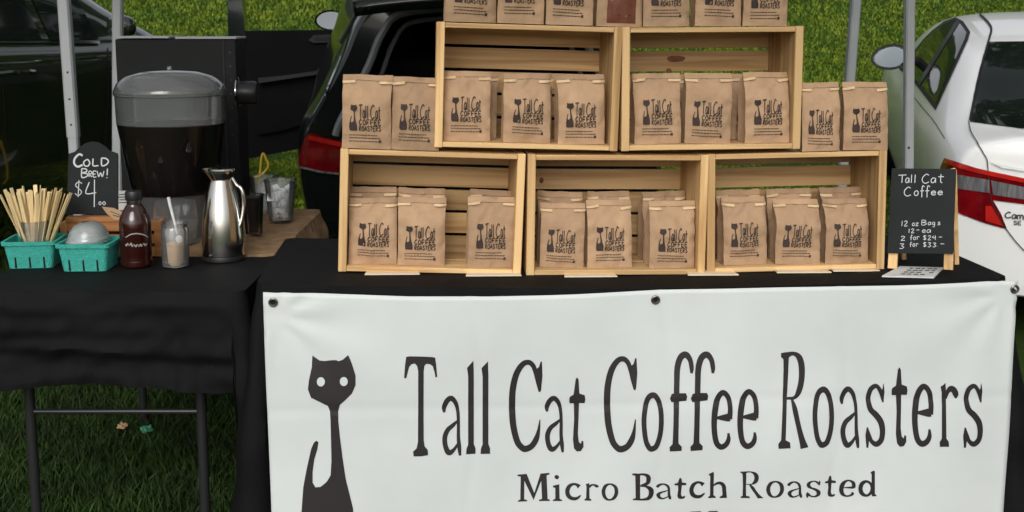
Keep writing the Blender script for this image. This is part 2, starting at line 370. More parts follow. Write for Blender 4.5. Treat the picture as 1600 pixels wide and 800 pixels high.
GL['R'] = poly2d([(80, 42), (110, 36), (150, 34), (150, 62), (134, 72), (128, 180), (112, 400), (100, 630), (130, 645), (133, 685), (50, 688), (48, 655), (68, 630), (84, 400), (96, 150), (96, 84), (80, 70)]) + stroke2d([(125, 50, 30), (170, 46, 28), (205, 70, 40), (222, 130, 42), (220, 220, 40), (200, 300, 38), (170, 345, 24), (115, 350, 18)]) + stroke2d([(150, 350, 14), (168, 420, 34), (190, 530, 34), (212, 620, 40), (226, 668, 52), (230, 685, 56)])
GL['s'] = stroke2d([(738, 372, 10), (728, 315, 26), (706, 272, 28), (682, 262, 32), (650, 290, 34), (636, 350, 34), (650, 420, 38), (690, 462, 42), (722, 510, 42), (732, 570, 38), (722, 630, 36), (688, 660, 38), (655, 640, 28), (638, 600, 26), (626, 548, 10)]) + poly2d([(744, 243), (750, 300), (744, 374), (734, 374), (722, 300), (736, 280), (740, 250)]) + poly2d([(622, 545), (632, 545), (640, 610), (632, 684), (618, 685), (612, 600)])
GL['r'] = poly2d([(498, 240), (502, 300), (500, 400), (500, 620), (516, 640), (520, 676), (452, 678), (450, 645), (466, 620), (470, 400), (470, 310), (462, 266), (478, 258)]) + stroke2d([(500, 350, 16), (512, 305, 28), (535, 280, 40), (560, 290, 44), (574, 320, 40), (574, 346, 14)])
# lowercase / caps of the second line
GL['M'] = poly2d([(42, 130), (120, 124), (182, 280), (235, 122), (310, 115), (308, 128), (285, 136), (292, 326), (310, 332), (310, 342), (220, 344), (220, 334), (246, 326), (240, 180), (176, 336), (100, 180), (98, 330), (122, 336), (122, 346), (46, 350), (46, 340), (66, 332), (70, 146), (44, 142)])
GL['i'] = poly2d([(370, 130), (386, 138), (389, 150), (380, 164), (368, 166), (354, 156), (352, 144), (358, 134)]) + poly2d([(340, 218), (390, 205), (392, 322), (412, 332), (412, 340), (338, 342), (338, 334), (358, 322), (358, 236), (340, 230)])
GL['c'] = stroke2d([(552, 222, 38), (530, 205, 22), (500, 202, 20), (468, 222, 32), (452, 262, 36), (462, 300, 36), (492, 320, 30), (530, 318, 24), (564, 292, 10)])
GL['B'] = poly2d([(985, 100), (1010, 96), (1052, 100), (1052, 308), (1010, 320), (990, 318), (990, 308), (1014, 302), (1012, 116), (987, 112)]) + stroke2d([(1030, 108, 18), (1080, 104, 18), (1116, 120, 34), (1122, 150, 38), (1108, 180, 28), (1060, 196, 14)]) + stroke2d([(1050, 200, 12), (1100, 204, 18), (1140, 230, 40), (1144, 268, 42), (1124, 300, 32), (1080, 312, 18), (1020, 312, 16)])
GL['h'] = poly2d([(222, 96), (255, 80), (260, 90), (258, 262), (276, 276), (276, 284), (218, 286), (218, 278), (232, 266), (232, 110), (222, 108)]) + stroke2d([(254, 190, 10), (280, 172, 18), (310, 168, 24), (334, 190, 30), (340, 235, 30), (342, 272, 34)]) + poly2d([(305, 276), (328, 262), (352, 264), (360, 274), (360, 284), (305, 286)])
GL['n'] = poly2d([(222, 175), (255, 160), (258, 262), (276, 276), (276, 284), (218, 286), (218, 278), (232, 266), (232, 188), (222, 186)]) + GL['h'][1:]
GL['m'] = GL['n'] + [[(x + 86, y) for x, y in q] for q in GL['h'][1:]]
GL['d'] = poly2d([(1478, 84), (1502, 72), (1508, 84), (1506, 256), (1518, 264), (1518, 272), (1484, 275), (1480, 262), (1482, 98), (1472, 94)]) + ring2d([(1440, 158, 20), (1405, 176, 32), (1392, 215, 34), (1404, 252, 32), (1438, 268, 20), (1470, 250, 22), (1482, 212, 20), (1472, 176, 20)])
GL['V'] = poly2d([(78, 392), (160, 390), (160, 402), (136, 412), (190, 540), (244, 406), (218, 400), (218, 390), (290, 388), (290, 400), (270, 408), (192, 600), (176, 600), (100, 412), (78, 404)])
GL['Q'] = [[(x + (y - 60) * .062, y) for x, y in q] for q in GL['R']]   # upright R of the second line
def bbox(polys):
    xs = [p[0] for q in polys for p in q]; ys = [p[1] for q in polys for p in q]; return min(xs), min(ys), max(xs), max(ys)
def fit(ch, x0, y0, x1, y1):
    a, b, c, d = bbox(GL[ch]); 
    return [[(x0 + (x - a) / (c - a) * (x1 - x0), y0 + (y - b) / (d - b) * (y1 - y0)) for x, y in q] for q in GL[ch]]
CAT = [(90, 37), (125, 60), (150, 62), (185, 57), (205, 57), (215, 62), (235, 55), (262, 32), (280, 75), (297, 130), (297, 175), (280, 215), (250, 245), (222, 270), (214, 300), (215, 350), (222, 420), (235, 520), (250, 620), (270, 700), (285, 760), (288, 812), (292, 880), (284, 950), (60, 950), (42, 900), (38, 812), (42, 740), (48, 660), (65, 570), (85, 480), (98, 450), (110, 440), (120, 448), (115, 480), (100, 530), (92, 590), (92, 640), (105, 662), (130, 660), (160, 635), (178, 605), (182, 540), (180, 440), (178, 350), (175, 300), (165, 275), (120, 252), (85, 235), (70, 195), (75, 150), (88, 90)]

# single line hand lettering (unit box, y down)
H = {
 'T': [[(0, .05), (1, 0)], [(.5, 0), (.42, 1)]], 'a': [[(.9, .15), (.5, 0), (.1, .4), (.2, .95), (.6, .9), (.9, .3)], [(.92, .05), (.9, 1)]], 'l': [[(.6, 0), (.4, 1)]],
 'C': [[(.95, .12), (.6, 0), (.15, .35), (.1, .75), (.45, 1), (.95, .85)]], 't': [[(.5, 0), (.45, .85), (.7, 1)], [(.1, .3), (.95, .28)]], 'o': [[(.5, 0), (.1, .4), (.2, .9), (.6, 1), (.9, .6), (.8, .15), (.5, 0)]],
 'f': [[(.95, .1), (.6, 0), (.45, .3), (.4, 1)], [(.1, .45), (.85, .42)]], 'e': [[(.1, .5), (.9, .45), (.7, .05), (.3, .1), (.1, .55), (.35, 1), (.95, .85)]],
 'L': [[(.1, 0), (.1, 1), (1, 1)]], 'D': [[(.05, 0), (.1, 1), (.7, .85), (.95, .4), (.6, .05), (.05, 0)]], 'B': [[(.05, 0), (.05, 1), (.8, .9), (.85, .6), (.1, .5), (.75, .35), (.7, .05), (.05, 0)]],
 'r': [[(.2, 0), (.2, 1)], [(.2, .4), (.5, .05), (.9, .15)]], 'E': [[(.95, 0), (.1, 0), (.1, 1), (.95, 1)], [(.1, .5), (.75, .5)]], 'W': [[(0, 0), (.25, 1), (.5, .3), (.75, 1), (1, 0)]], 'R': [[(.1, 1), (.1, 0), (.8, .1), (.8, .42), (.1, .5), (.9, 1)]],
 '!': [[(.6, 0), (.5, .7)], [(.45, .93), (.47, 1)]], '$': [[(.9, .2), (.5, .1), (.15, .3), (.5, .5), (.85, .7), (.5, .92), (.1, .8)], [(.55, 0), (.45, 1)]], '4': [[(.35, 0), (.05, .45), (.95, .42)], [(.8, -.1), (.78, 1)]],
 '.': [[(.4, .92), (.5, 1)]], '0': [[(.5, 0), (.1, .5), (.5, 1), (.9, .5), (.5, 0)]], '1': [[(.6, 0), (.4, 1)]], '2': [[(.1, .2), (.5, 0), (.85, .25), (.1, 1), (.95, .95)]], '3': [[(.1, .05), (.85, .1), (.4, .45), (.85, .7), (.4, 1), (.05, .9)]],
 'z': [[(.1, .1), (.9, .05), (.1, .95), (.95, .95)]], 'g': [[(.8, .1), (.3, .05), (.2, .5), (.7, .5), (.85, 0), (.75, .9), (.2, 1)]], 's': [[(.9, .1), (.4, .05), (.3, .4), (.8, .6), (.6, .95), (.1, .95)]], '-': [[(.1, .5), (.95, .45)]],
 'O': [[(.5, 0), (.05, .4), (.2, .95), (.7, 1), (.95, .5), (.7, .05), (.5, 0)]], 'F': [[(.95, 0), (.1, 0), (.1, 1)], [(.1, .5), (.75, .5)]], 'A': [[(0, 1), (.5, 0), (1, 1)], [(.2, .65), (.8, .65)]], 'S': [[(.9, .1), (.4, 0), (.1, .25), (.9, .7), (.6, 1), (.05, .9)]],
 'm': [[(.05, 0), (.05, 1)], [(.05, .3), (.3, 0), (.5, .3), (.5, 1)], [(.5, .3), (.75, 0), (.95, .3), (.95, 1)]], 'y': [[(.05, 0), (.5, .7)], [(.95, 0), (.3, 1)]], 'w': [[(0, 0), (.25, 1), (.5, .3), (.75, 1), (1, 0)]],
}
def hand(ch, x0, y0, x1, y1, wd, sm=3):
    out = []
    for pl in H[ch]:
        out += stroke2d([(x0 + a * (x1 - x0), y0 + b * (y1 - y0), wd) for a, b in pl], sm)
    return out
def hand_word(word, x0, y0, x1, y1, wd, gap=0.25, sm=3):
    n = len(word); cw = (x1 - x0) / (n + (n - 1) * gap); out = []
    for i, ch in enumerate(word):
        if ch == ' ': continue
        a = x0 + i * cw * (1 + gap); k = 0.0
        out += hand(ch, a, y0, a + cw, y1, wd, sm)
    return out

# ================================================================== SETTING: lawn and bank
def make_ground():
    m = MB()
    xs = sorted(set([-60, -30, -15] + [i * 0.5 for i in range(-20, 21)] + [15, 30, 60]))
    ys = sorted(set([-40, -20, -8, -3, 0] + [i * 0.35 for i in range(1, 52)] + [22, 30, 45, 80]))
    nx = len(xs)
    m.add([(x, y, gz(x, y)) for y in ys for x in xs], [(j * nx + i, j * nx + i + 1, (j + 1) * nx + i + 1, (j + 1) * nx + i) for j in range(len(ys) - 1) for i in range(nx - 1)])
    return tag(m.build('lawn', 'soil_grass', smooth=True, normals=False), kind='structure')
make_ground()

def blades(name, label, xy, hmin, hmax, wd, matname):
    n = len(xy); h = np.random.uniform(hmin, hmax, n); a = np.random.uniform(0, 2 * np.pi, n); ln = np.random.uniform(0.15, 0.75, n) * h; la = np.random.uniform(0, 2 * np.pi, n)
    z = np.array([gz(x, y) for x, y in xy]); x = xy[:, 0]; y = xy[:, 1]; ww = wd * np.random.uniform(.6, 1.3, n)
    dx, dy = np.cos(a) * ww / 2, np.sin(a) * ww / 2; lx, ly = np.cos(la) * ln, np.sin(la) * ln
    V = np.empty((n, 5, 3)); V[:, 0] = np.c_[x - dx, y - dy, z - .005]; V[:, 1] = np.c_[x + dx, y + dy, z - .005]
    V[:, 2] = np.c_[x + dx * .8 + lx * .35, y + dy * .8 + ly * .35, z + h * .6]; V[:, 3] = np.c_[x - dx * .8 + lx * .35, y - dy * .8 + ly * .35, z + h * .6]
    V[:, 4] = np.c_[x + lx, y + ly, z + h * .95]
    me = bpy.data.meshes.new(name); me.vertices.add(n * 5); me.vertices.foreach_set('co', V.reshape(-1))
    b = (np.arange(n) * 5)[:, None]; q = (b + np.array([0, 1, 2, 3])); t = (b + np.array([3, 2, 4]))
    loops = np.concatenate([q, t], 1).reshape(-1); me.loops.add(len(loops)); me.loops.foreach_set('vertex_index', loops)
    st = np.stack([np.arange(n) * 7, np.arange(n) * 7 + 4], 1).reshape(-1); me.polygons.add(n * 2); me.polygons.foreach_set('loop_start', st)
    me.update(calc_edges=True); me.validate(); me.materials.append(MATS[matname])
    o = bpy.data.objects.new(name, me); COL.objects.link(o); return tag(o, label, 'grass', kind='stuff')
def sample(n, x0, x1, y0, y1): return np.c_[np.random.uniform(x0, x1, n), np.random.uniform(y0, y1, n)]
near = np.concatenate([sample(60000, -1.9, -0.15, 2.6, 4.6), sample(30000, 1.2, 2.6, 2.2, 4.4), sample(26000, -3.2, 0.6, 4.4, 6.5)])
blades('grass', 'short grass under and around the tables, shade put into its dark green', near, 0.03, 0.085, 0.0055, 'grass_near_shaded')
yy = 6.2 + 7.6 * np.random.beta(1.3, 1.5, 300000); xx = np.random.uniform(-1, 1, len(yy)) * (0.62 * yy)
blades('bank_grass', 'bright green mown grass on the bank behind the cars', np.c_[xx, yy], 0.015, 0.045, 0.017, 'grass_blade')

# ================================================================== TABLES
TZ = 0.745
TX0, TX1 = atY(398, 448, 2.76).x, atY(1580, 440, 2.76).x
TXC = (TX0 + TX1) / 2; TY0, TY1 = 2.765, 3.385
def tz(x):
    t = min(1, abs(x - TXC) / ((TX1 - TX0) / 2)); return 0.775 - 0.016 * (x - TX0) / (TX1 - TX0) - 0.020 * (1 - t ** 1.3)
def skirt_cloth(x0, x1, y0, y1, rc, ztop, dropf, flare, fold, nper=240, nd=16, seed=0, rot=0.0, c=None, cornerflare=0.06, freq=60, crease=0.0):
    """a rectangular cloth over a table: top plus a hanging skirt with folds"""
    m = MB(); per = []
    segs = [((x0 + rc, y0), (x1 - rc, y0)), ((x1, y0 + rc), (x1, y1 - rc)), ((x1 - rc, y1), (x0 + rc, y1)), ((x0, y1 - rc), (x0, y0 + rc))]
    cen = [(x1 - rc, y0 + rc, -90), (x1 - rc, y1 - rc, 0), (x0 + rc, y1 - rc, 90), (x0 + rc, y0 + rc, 180)]
    L = [math.hypot(b[0] - a[0], b[1] - a[1]) for a, b in segs]; tot = sum(L)
    for k in range(4):
        n = max(6, int(nper * L[k] / tot)); a, b = segs[k]; nrm = [(0, -1), (1, 0), (0, 1), (-1, 0)][k]
        for i in range(n): t = i / n; per.append((a[0] + (b[0] - a[0]) * t, a[1] + (b[1] - a[1]) * t, nrm[0], nrm[1], 0.0))
        for i in range(10):
            an = R(cen[k][2] + 90 * i / 10); per.append((cen[k][0] + rc * math.cos(an), cen[k][1] + rc * math.sin(an), math.cos(an), math.sin(an), math.sin(math.pi * i / 10)))
    n = len(per)
    M = Matrix.Translation(Vector((c[0], c[1], 0))) @ Matrix.Rotation(rot, 4, 'Z') @ Matrix.Translation(Vector((-c[0], -c[1], 0))) if c else Matrix()
    rows = []; s = 0
    def pt(i, j):
        px, py, nx, ny, cf = per[i]; d = dropf(px, py, nx, ny, cf); t = j / nd
        if j == 0: off, z = 0, ztop(px, py)
        else:
            tt = t ** 1.0; s = i / n * freq + seed
            f = noise.noise(Vector((s * 1.0, t * 1.3, seed))) * 0.6 + noise.noise(Vector((s * 2.3, t * 2.0, seed + 5))) * .4
            off = 0.008 * min(1, j / 2) + flare * tt + fold * f * (0.15 + 0.85 * tt) + cornerflare * cf * tt
            off += crease * (noise.noise(Vector((s * .5, t * 5.0, seed + 9))) - .9 * min(1, max(0, (t - .58 - .05 * math.sin(s * .8)) / .10)) + .5 * noise.noise(Vector((s * 1.5 + t * 4, t * 3.0 - s, seed + 19))))
            z = ztop(px, py) - 0.010 - d * t
        return M @ Vector((px + nx * off, py + ny * off, z))
    vs = [pt(i, j) for j in range(nd + 1) for i in range(n)]
    fs = [(j * n + i, j * n + (i + 1) % n, (j + 1) * n + (i + 1) % n, (j + 1) * n + i) for j in range(nd) for i in range(n)]
    m.add(vs, fs)
    # top sheet: scanline grid (slightly inside the rim)
    nu, nv = 44, 18
    def tp(u, v):
        x = x0 + (x1 - x0) * u; y = y0 + (y1 - y0) * v
        # pull corners in
        dx = max(0, max(x0 + rc - x, x - (x1 - rc))); dy = max(0, max(y0 + rc - y, y - (y1 - rc))); dd = math.hypot(dx, dy)
        if dx > 0 and dy > 0 and dd > rc:
            k = rc / dd; sx = 1 if x > (x0 + x1) / 2 else -1; sy = 1 if y > (y0 + y1) / 2 else -1
            x -= sx * dx * (1 - k); y -= sy * dy * (1 - k)
        e = min(x - x0, x1 - x, y - y0, y1 - y)
        z = ztop(x, y) + (0.0022 * noise.noise(Vector((x * 9, y * 9, seed))) if e > 0.01 else 0)
        return M @ Vector((x, y, z))
    m.grid(tp, nu, nv)
    return m
# right (banner) table
rtab = thing('folding_table', 'long folding table under the black cloth behind the white banner', 'table', (TXC, (TY0 + TY1) / 2, 0))
mm = MB(); mm.grid(lambda u, v: Vector((TX0 + .015 + (TX1 - TX0 - .03) * u, TY0 + .01 + (TY1 - TY0 - .02) * v, tz(TX0 + (TX1 - TX0) * u) - .006)), 20, 1)
mm.grid(lambda u, v: Vector((TX0 + .015 + (TX1 - TX0 - .03) * u, TY0 + .01 + (TY1 - TY0 - .02) * v, tz(TX0 + (TX1 - TX0) * u) - .04)), 20, 1); mm.build('table_top', 'black_plastic', rtab, world=True)
for x in (TX0 + .2, TX1 - .2):
    for y in (TY0 + .08, TY1 - .08): MB().tube([(x, y, tz(x) - .04), (x, y, 0)], .014, 10).build('leg', 'leg_metal', rtab, world=True, smooth=True)
cl = skirt_cloth(TX0, TX1, TY0, TY1, 0.035, lambda x, y: tz(x), lambda px, py, nx, ny, cf: tz(px) - 0.035, 0.045, 0.05, nper=300, nd=24, seed=3, cornerflare=0.09, freq=50, crease=0.012)
tag(cl.build('tablecloth', 'black_cloth', smooth=True), 'black cloth reaching the grass on the long table behind the banner', 'tablecloth', 'black tablecloths')

# left table: its end faces the camera
LA = R(-4.0)
LX0, LX1, LY0, LY1 = atY(-62, 446, 2.84).x, atY(384, 446, 2.84).x, 2.84, 3.98
LC = ((LX0 + LX1) / 2, LY0)
LM_ = Matrix.Translation(Vector((LC[0], LC[1], 0))) @ Matrix.Rotation(LA, 4, 'Z')
def lp(x, y, z): return LM_ @ Vector((x, y, z))     # local coordinates of the left table: x from its middle, y from its near end
LW = (LX1 - LX0) / 2
ltab = thing('folding_table', 'folding table with dark tubular legs and crossbar on the left', 'table', (LC[0], LC[1], 0), (0, 0, LA))
MB().box((-LW + .01, .01, TZ - .04), (LW - .01, LY1 - LY0 - .01, TZ - .006), bev=.005).build('table_top', 'black_plastic', ltab)
for lx_, nm in ((-LW + .092, 'leg'), (LW - .152, 'leg')):
    for ly_ in (.12, 1.02):
        MB().tube([(lx_, ly_, TZ - .04), (lx_, ly_, 0.0)], .0135, 12).build('leg', 'leg_metal', ltab, smooth=True)
for ly_ in (.12, 1.02):
    MB().tube([(-LW + .10, ly_, .392), (LW - .16, ly_, .392)], .0075, 10).build('crossbar', 'leg_metal', ltab, smooth=True)
def ldrop(px, py, nx, ny, cf):
    d = 0.238
    if nx > 0.3: d = 0.30 + 0.32 * max(0, 1 - (py - LY0) / 0.30)
    if cf > 0 and nx > 0: d = 0.40 + 0.1 * nx
    return d + 0.012 * math.sin(px * 9)
LCY = LY0 + 0.50
cl = skirt_cloth(LX0, LX1, LY0, LCY, 0.03, lambda x, y: TZ, ldrop, 0.02, 0.034, nper=260, nd=28, seed=21, rot=LA, c=LC, cornerflare=0.04, freq=24, crease=0.017)
tag(cl.build('tablecloth', 'black_cloth', smooth=True), 'short black cloth over the near end of the left table', 'tablecloth', 'black tablecloths')
# burlap on the far half
cl = skirt_cloth(LX0 - .004, LX1 + .012, LCY - 0.06, LY1 + .02, 0.07, lambda x, y: TZ + 0.006 + 0.016 * max(0, noise.noise(Vector((x * 9, y * 9, 2)))) + .006 * noise.noise(Vector((x * 30, y * 14, 5))) * (1 if y > LCY else 0) + (0.016 * min(1, (y - LCY + .06) / .1)), lambda px, py, nx, ny, cf: 0.02 if ny < -.5 else 0.24, 0.02, 0.06, nper=220, nd=14, seed=33, rot=LA, c=LC, crease=.015)
tag(cl.build('burlap_cover', 'burlap', smooth=True), 'brown burlap cover draped over the far half of the left table', 'burlap')

# ================================================================== BANNER
YB = 2.715
topedge = [(412, 455), (520, 457.5), (640, 461), (760, 461), (900, 457), (1025, 452), (1200, 448), (1400, 443), (1587, 437)]
def top_py(px):
    for a, b in zip(topedge, topedge[1:]):
        if px <= b[0]: t = (px - a[0]) / (b[0] - a[0]); return a[1] + (b[1] - a[1]) * t
    return topedge[-1][1]
BX0, BX1 = atY(412, 455, YB).x, atY(1587, 437, YB).x
def ban_y(x, z):
    u = (x - BX0) / (BX1 - BX0); v = (0.75 - z)
    d = 0.018 * noise.noise(Vector((x * 2.1, z * 2.6, 4.0))) + 0.006 * noise.noise(Vector((x * 5.0, z * 3.5, 9.0)))
    d += 0.008 * math.sin(u * math.pi * 2) * v
    for cx_ in (.27, .52, .76): d += 0.0022 * math.exp(-((u - cx_ + .01 * math.sin(z * 9)) / .006) ** 2)
    d += 0.0018 * math.exp(-((z - .47 + .006 * math.sin(x * 6)) / .010) ** 2)
    # tension creases running in from the eyelets
    for gx, gzz in ((BX0 + .03, .71), (BX1 - .03, .735)):
        r = math.hypot(x - gx, z - gzz); an = math.atan2(gzz - z, abs(x - gx))
        d += 0.004 * math.sin(an * 9) * math.exp(-r / .16) * min(1, r / .05)
    return YB - 0.012 + d - 0.02 * v
def ban_xz(px, py):
    p = atY(px, py, YB); return p.x, p.z
ban = thing('banner', 'long white vinyl banner with black cat and lettering hung on table', 'banner', ((BX0 + BX1) / 2, YB, 0.05))
nb, hb = 150, 60
def bpos(u, v, off=0.0):
    px = 412 + (1587 - 412) * u
    xt, zt = ban_xz(px, top_py(px)); 
    pl, pr = atY(412 + 13 / 345 * 900, 1350, YB), None
    xb = BX0 + (BX1 - BX0) * (0.004 + 0.994 * u) ; zb = 0.06
    # side edges lean in a little as in a hung banner
    x = xt + (xb - xt) * v; z = zt + (zb - zt) * v
    return Vector((x, ban_y(x, z) - off, z))
m = MB(); m.grid(lambda u, v: bpos(u, v), nb, hb); o = m.build('sheet', 'banner_vinyl', ban, smooth=True, world=True)
sm = o.modifiers.new('thickness', 'SOLIDIFY'); sm.thickness = 0.0012; sm.offset = 1
polys = []
def Z(o, s): return lambda x0, y0, x1, y1: (o[0] + x0 / s, o[1] + y0 / s, o[0] + x1 / s, o[1] + y1 / s)
s4 = 160 / 711.0; za = Z((620, 540), 1 / s4); zb_ = Z((780, 540), 1 / s4); zc = Z((930, 540), 1 / s4); zd = Z((1040, 540), 1 / s4); ze = Z((1200, 540), 4.444); zf = Z((1360, 540), 4.444)
for ch, b in (('T', za(52, 58, 280, 750)), ('a', za(312, 333, 447, 747)), ('l', za(480, 90, 545, 738)), ('l', za(580, 95, 646, 738)),
              ('C', zb_(65, 85, 297, 732)), ('a', zb_(313, 338, 447, 732)), ('t', zb_(482, 207, 593, 722)),
              ('C', zc(53, 60, 283, 718)), ('o', zc(308, 302, 460, 708)), ('f', zd(10, 27, 183, 705)), ('f', zd(153, 27, 330, 702)), ('e', zd(298, 287, 447, 695)), ('e', zd(478, 283, 628, 690)),
              ('R', ze(47, 30, 255, 690)), ('o', ze(288, 268, 438, 685)), ('a', ze(480, 270, 612, 690)), ('s', ze(655, 248, 792, 688)), ('t', zf(128, 135, 237, 680)), ('e', zf(265, 247, 412, 680)), ('r', zf(450, 240, 582, 678)), ('s', zf(612, 243, 750, 685))):
    polys.append((ch, b))
zg = Z((800, 715), 5.333); zh = Z((1060, 715), 5.0)
for ch, b in (('M', zg(42, 115, 310, 350)), ('i', zg(335, 130, 412, 342)), ('c', zg(437, 190, 568, 332)), ('r', zg(595, 187, 712, 330)), ('o', zg(735, 183, 872, 325)), ('B', zg(985, 95, 1165, 320)), ('a', zg(1183, 178, 1308, 312)), ('t', zg(1335, 133, 1435, 310)), ('c', zg(1458, 163, 1590, 308)),
              ('h', zh(215, 80, 360, 287)), ('Q', zh(460, 73, 640, 285)), ('o', zh(660, 145, 797, 278)), ('a', zh(822, 148, 938, 277)), ('s', zh(967, 145, 1083, 277)), ('t', zh(1118, 112, 1205, 275)), ('e', zh(1228, 143, 1358, 275)), ('d', zh(1378, 72, 1517, 275)),
              ('V', zh(78, 388, 290, 595)), ('e', zh(300, 455, 420, 590)), ('r', zh(440, 455, 540, 588)), ('m', zh(560, 452, 800, 586)), ('o', zh(820, 448, 950, 584)), ('n', zh(975, 446, 1130, 582)), ('t', zh(1160, 418, 1260, 578))):
    polys.append((ch, b))
nlet = 0
for ch, b in polys:
    v2, f2 = polys_to_mesh(fit(ch, *b), cut=14)
    m = MB(); vs = []
    for k, (px, py) in enumerate(v2):
        x, z = ban_xz(px, py); vs.append(Vector((x, ban_y(x, z) - 0.0024, z)))
    m.add(vs, f2); m.build('letter', 'banner_ink', ban, world=True, normals=False)
def cat_px(p): return (460 + p[0] / 3.077, 540 + p[1] / 3.077)
v2, f2 = polys_to_mesh([[cat_px(p) for p in CAT]], cut=14)
m = MB(); m.add([Vector((x, ban_y(x, z) - 0.0024, z)) for x, z in (ban_xz(*p) for p in v2)], f2); catm = m.build('cat_emblem', 'banner_ink', ban, world=True, normals=False)
for ex, ey in ((502.8, 591.8), (538.3, 591.2)):
    v2, f2 = polys_to_mesh([[(ex + 6.2 * math.cos(a * math.pi / 10), ey + 7.0 * math.sin(a * math.pi / 10)) for a in range(20)]])
    m = MB(); m.add([Vector((x, ban_y(x, z) - 0.0034, z)) for x, z in (ban_xz(*p) for p in v2)], f2); m.build('eye', 'banner_vinyl', catm, world=True, normals=False)
for gx, gy in ((428, 470), (1023, 467), (1582, 450)):
    x, z = ban_xz(gx, gy); y = ban_y(x, z)
    ri = MB().tube([(x + .0085 * math.cos(a * math.pi / 10), y - .0035, z + .0085 * math.sin(a * math.pi / 10)) for a in range(20)], .0032, 8, closed=True).build('eyelet', 'brass_dull', ban, smooth=True, world=True)
    m = MB(); m.add([(x + .006 * math.cos(a * math.pi / 8), y - .0028, z + .006 * math.sin(a * math.pi / 8)) for a in range(16)], [tuple(range(16))]); m.build('eyelet_hole', 'hole_black', ban, world=True, normals=False)

# ================================================================== CRATES
CW, CH, CD, TE, TS = 0.478, 0.322, 0.245, 0.021, 0.013
crate_meshes = {}
def crate_parts():
    P = []
    # end boards (left and right), each with a hand hole shape as recessed slot on the outside
    for sx in (-1, 1):
        x0 = sx * CW / 2; x1 = sx * (CW / 2 - TE)
        P.append(('end_board', MB().box((min(x0, x1), 0, 0), (max(x0, x1), CD, CH), bev=.0015).mesh('end_board', 'pine_z'), (0, 0, 0)))
    iw = CW / 2 - TE - .0006
    sd_ = (CD - 0.016 - 0.012) / 2
    sl_ = MB().box((-iw, 0, 0), (iw, sd_, TS), bev=.0012).mesh('side_slat', 'pine_x')
    for z in (0.0015, CH - TS - .0015):
        for k in range(2): P.append(('side_slat', sl_, (0, 0.0015 + k * (sd_ + 0.010), z)))
    hs_ = (CH - .004 - 4 * 0.0085) / 5
    bs = MB().box((-iw, 0, 0), (iw, 0.010, hs_), bev=.001).mesh('back_slat', 'pine_x')
    for k in range(5): P.append(('back_slat', bs, (0, CD - 0.0125, 0.002 + k * (hs_ + 0.0085))))
    return P
CP = crate_parts()
crates = {}
def add_crate(key, pxc, pyb, roll, yaw, Y, label):
    p = atY(pxc, pyb, Y)
    p.z = max(p.z, tz(p.x) + .001) if key[0] == 'L' else p.z
    t = thing('wooden_crate', label, 'crate', p, (0, R(roll), R(yaw)), 'open wooden display crates')
    for nm, me, loc in CP:
        o = bpy.data.objects.new(nm, me); COL.objects.link(o); o.parent = t; o.location = loc
    print('CRATE', key, round(p.z - tz(p.x), 4))
    crates[key] = (p, t, Matrix.LocRotScale(p, Euler((0, R(roll), R(yaw))), None)); return t
CY = 2.915
add_crate('LL', 672, 427.5, 2.3, 0.8, CY, 'bottom left pine crate at the end beside the dispenser table')
add_crate('LM', 962.5, 432, 0.7, 0.0, CY, 'middle pine crate of the bottom row, below both upper crates')
add_crate('LR', 1243.5, 425.5, -1.2, -3.0, CY, 'bottom right pine crate next to the standing chalkboard')
add_crate('UL', 822.5, 233.5, 1.7, 0.0, CY + .002, 'upper left pine crate with dark car behind its slats')
add_crate('UR', 1111.5, 234.7, -0.3, 0.0, CY + .002, 'upper right pine crate with a red knot and green grass behind slats')

def knot(key, px, py, w_, h_, yl, label):
    p, t, M = crates[key]; q = atY(px, py, CY + yl - .0015); m = MB(); pts = []
    for k in range(18):
        a = k * math.pi / 9; r = 1 + .22 * noise.noise(Vector((math.cos(a) * 2, math.sin(a) * 2, px)))
        pts.append(Vector((q.x + w_ * r * math.cos(a), CY + yl - .0012, q.z + h_ * r * math.sin(a))))
    m.add(pts, [tuple(range(18))]); o = m.build('knot', 'knot_wood', t, world=True, normals=False); o['label'] = label
mat('knot_wood', (0.30, 0.10, 0.035), 0.55, col2=(0.12, 0.04, 0.015), vscale=60)
knot('UR', 1056, 92, .026, .009, CD - .0125, 'reddish knot in a back slat'); knot('UR', 1045, 110, .008, .006, CD - .0125, 'small reddish knot')
knot('LM', 846, 282, .006, .009, CD - .0125, 'small brown knot')
